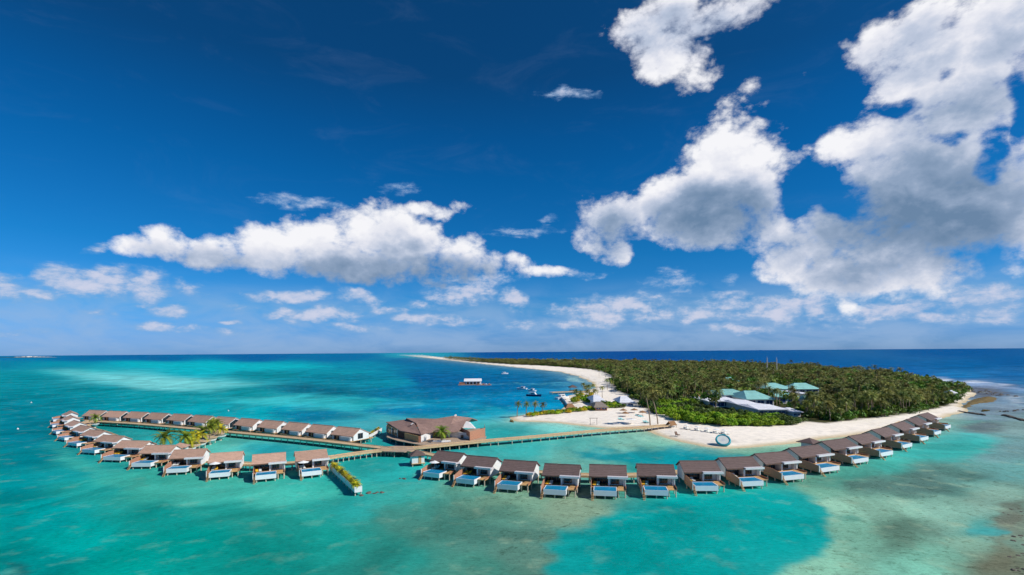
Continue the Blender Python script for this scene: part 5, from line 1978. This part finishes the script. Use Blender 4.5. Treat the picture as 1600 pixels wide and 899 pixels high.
sx_, sy_ = scatter(SHRUB_G, 4.1)
order = np.argsort(sy_)
for i in order[:290]:
    x, y = float(sx_[i]), float(sy_[i])
    dark = vnoise(np.array([x / 11]), np.array([y / 11]), 5)[0] + rnd.uniform(-.15, .15) > .62
    size = rnd.uniform(2.6, 3.7)
    shrub((x, y, 1.2), size, rnd.uniform(3.0, 4.6) * (1.0 if not dark else 1.15) * (1.0 if x < 100 else .66), (SH_D if dark else SH_L)[rnd.randrange(5)], ('dark green shrub' if dark else 'bright green shrub') + ' in the belt between the beach and the white roofs', 'shrubs between beach and buildings')
for i in range(34):
    t = i / 33
    a, b = 828 + t * 130, 650.5 - t * 12.5 + rnd.uniform(-1, 1)
    shrub(gp(a, b, .9), rnd.uniform(1.6, 2.6), rnd.uniform(1.8, 2.6), (SH_L if i % 3 else SH_Y)[i % 5], 'yellow green shrub in the hedge along the sand spit', 'hedge on the sand spit')
for i in range(26):
    a, b = rnd.uniform(935, 985), rnd.uniform(630, 638)
    shrub(gp(a, b, 1.2), rnd.uniform(2.2, 3.4), rnd.uniform(1.8, 2.8), (SH_L if i % 4 else SH_D)[i % 5], 'bright green shrub in the mound behind the beach umbrellas', 'shrubs behind the beach umbrellas')
for i in range(22):
    a, b = rnd.uniform(895, 925), rnd.uniform(618, 630)
    shrub(gp(a, b, 1.2), rnd.uniform(1.8, 3.0), rnd.uniform(1.8, 2.8), (SH_L if i % 3 else SH_Y)[i % 5], 'low shrub on the harbour shore', 'shrubs by the harbour')

# ---- the palm grove
def forest_points():
    out = []
    bands = [(0, 420, 5.0), (420, 900, 5.8), (900, 1800, 8.0), (1800, 5200, 17.0)]
    for d0, d1, st in bands:
        x, y = scatter(FOREST, st)
        k = (y >= d0) & (y < d1)
        out.append(np.stack([x[k], y[k]], 1))
    P = np.concatenate(out)
    keep = poly_sd(P[:, 0], P[:, 1], SHRUB_G) < 0
    for x0, x1, y0, y1 in KEEP_CLEAR:
        inb = (P[:, 0] > x0) & (P[:, 0] < x1) & (P[:, 1] > y0) & (P[:, 1] < y1)
        keep &= ~inb
    return P[keep]


FP = forest_points()
fsd = poly_sd(FP[:, 0], FP[:, 1], FOREST)
score = FP[:, 1] + 4.0 * fsd
idx = np.argsort(score)
for i in idx[:285]:
    x, y = FP[i]
    tip = min(1.0, max(.5, (1540 - float(to_px(x, y)[0])) / 120.0))
    palm((float(x), float(y), 1.2), rnd.randrange(6), rnd.uniform(.62, 1.15) * tip, 'coconut palm at the lagoon edge of the dense island grove', 'palms of the island grove')
rest = FP[idx[285:]]


def joined(name, parts, mats, label):
    """parts: list of (V, F, material index, tint) -> one mesh"""
    nv = sum(len(p[0]) for p in parts)
    nf = sum(len(p[1]) for p in parts)
    co = np.empty((nv, 3), np.float32)
    tri = np.empty((nf, 3), np.int32)
    mi = np.empty(nf, np.int32)
    ti = np.empty(nv, np.float32)
    a = b = 0
    for V, F, m, t in parts:
        co[a:a + len(V)] = V
        tri[b:b + len(F)] = F + a
        mi[b:b + len(F)] = m
        ti[a:a + len(V)] = t
        a += len(V)
        b += len(F)
    me = bpy.data.meshes.new(name)
    me.vertices.add(nv)
    me.vertices.foreach_set('co', co.reshape(-1))
    me.loops.add(nf * 3)
    me.loops.foreach_set('vertex_index', tri.reshape(-1))
    me.polygons.add(nf)
    me.polygons.foreach_set('loop_start', np.arange(0, nf * 3, 3, dtype=np.int32))
    me.polygons.foreach_set('material_index', mi)
    for m in mats:
        me.materials.append(m)
    me.update(calc_edges=True)
    at = me.attributes.new('tint', 'FLOAT', 'POINT')
    at.data.foreach_set('value', ti)
    return tag(obj(name, me), label, None, None, 'stuff')


def rotz(V, a, s):
    c, q = math.cos(a), math.sin(a)
    return np.stack([(V[:, 0] * c - V[:, 1] * q) * s, (V[:, 0] * q + V[:, 1] * c) * s, V[:, 2] * s], 1)


UND = [leaf_clump(500 + k, 110, .24, 1.0, .8, 6) for k in range(4)]
LOD = [[frond_crown(400 + k, 17, 7, 3.6, 1.35, 1.1) for k in range(5)], [frond_crown(420 + k, 12, 4, 3.8, 1.3, 1.3) for k in range(4)], [frond_crown(440 + k, 9, 3, 4.6, 1.2, 1.7) for k in range(3)]]
tk = np.array([(-.2, -.2, 0), (.2, -.2, 0), (.2, .2, 0), (-.2, .2, 0), (-.13, -.13, 1), (.13, -.13, 1), (.13, .13, 1), (-.13, .13, 1)], np.float32)
tkf = np.array([(0, 1, 5), (0, 5, 4), (1, 2, 6), (1, 6, 5), (2, 3, 7), (2, 7, 6), (3, 0, 4), (3, 4, 7)], np.int32)
parts, under_parts = [], []
for x, y in rest:
    lod = 0 if y < 480 else (1 if y < 1100 else 2)
    V, F = LOD[lod][rnd.randrange(len(LOD[lod]))]
    s = rnd.uniform(.65, 1.25) * (1.0 if lod < 2 else 1.15)
    hn = float(vnoise(np.array([x / 19.0]), np.array([y / 19.0]), 91)[0])
    tip = min(1.0, max(.45, (1535 - float(to_px(x, y)[0])) / 130.0))
    h = (2.6 + 8.6 * hn + rnd.uniform(-1.8, 2.2)) * tip + (3.5 if rnd.random() < .10 else 0)
    if lod < 2 and rnd.random() < .20:          # broadleaf tree among the palms
        BV, BF = UND[rnd.randrange(4)]
        U = rotz(BV, rnd.uniform(0, 6.28), rnd.uniform(4.0, 6.2))
        U[:, 2] += 1.0 + h * .35
        under_parts.append((U + np.array([x, y, 1.0], np.float32), BF, 0, .35 + .65 * rnd.random()))
        continue
    t = rnd.random()
    C = rotz(V, rnd.uniform(0, 6.28), s)
    C += np.array([x + rnd.uniform(-1, 1), y + rnd.uniform(-1, 1), 1.2 + h], np.float32)
    parts.append((C, F, 0, t))
    if lod < 2:
        T = tk * np.array([1, 1, h], np.float32) + np.array([x, y, 1.0], np.float32)
        parts.append((T, tkf, 1, t))
for x, y in FP:
    if y < 1300 and rnd.random() < (.8 if y < 500 else .45):
        V, F = UND[rnd.randrange(4)]
        s = rnd.uniform(2.4, 4.2)
        U = rotz(V, rnd.uniform(0, 6.28), s)
        U[:, 2] *= rnd.uniform(.7, 1.2)
        under_parts.append((U + np.array([x + rnd.uniform(-2.5, 2.5), y + rnd.uniform(-2.5, 2.5), 1.0], np.float32), F, 0, rnd.random()))
joined('palm_forest', parts, [MT['palm_far'], MT['trunk']], 'dense mass of coconut palms covering the island')
joined('undergrowth', under_parts, [MT['under']], 'dark green undergrowth beneath the palms')
print('forest', len(FP), 'tris', sum(len(p[1]) for p in parts) + sum(len(p[1]) for p in under_parts), 'shrubs', len(sx_))
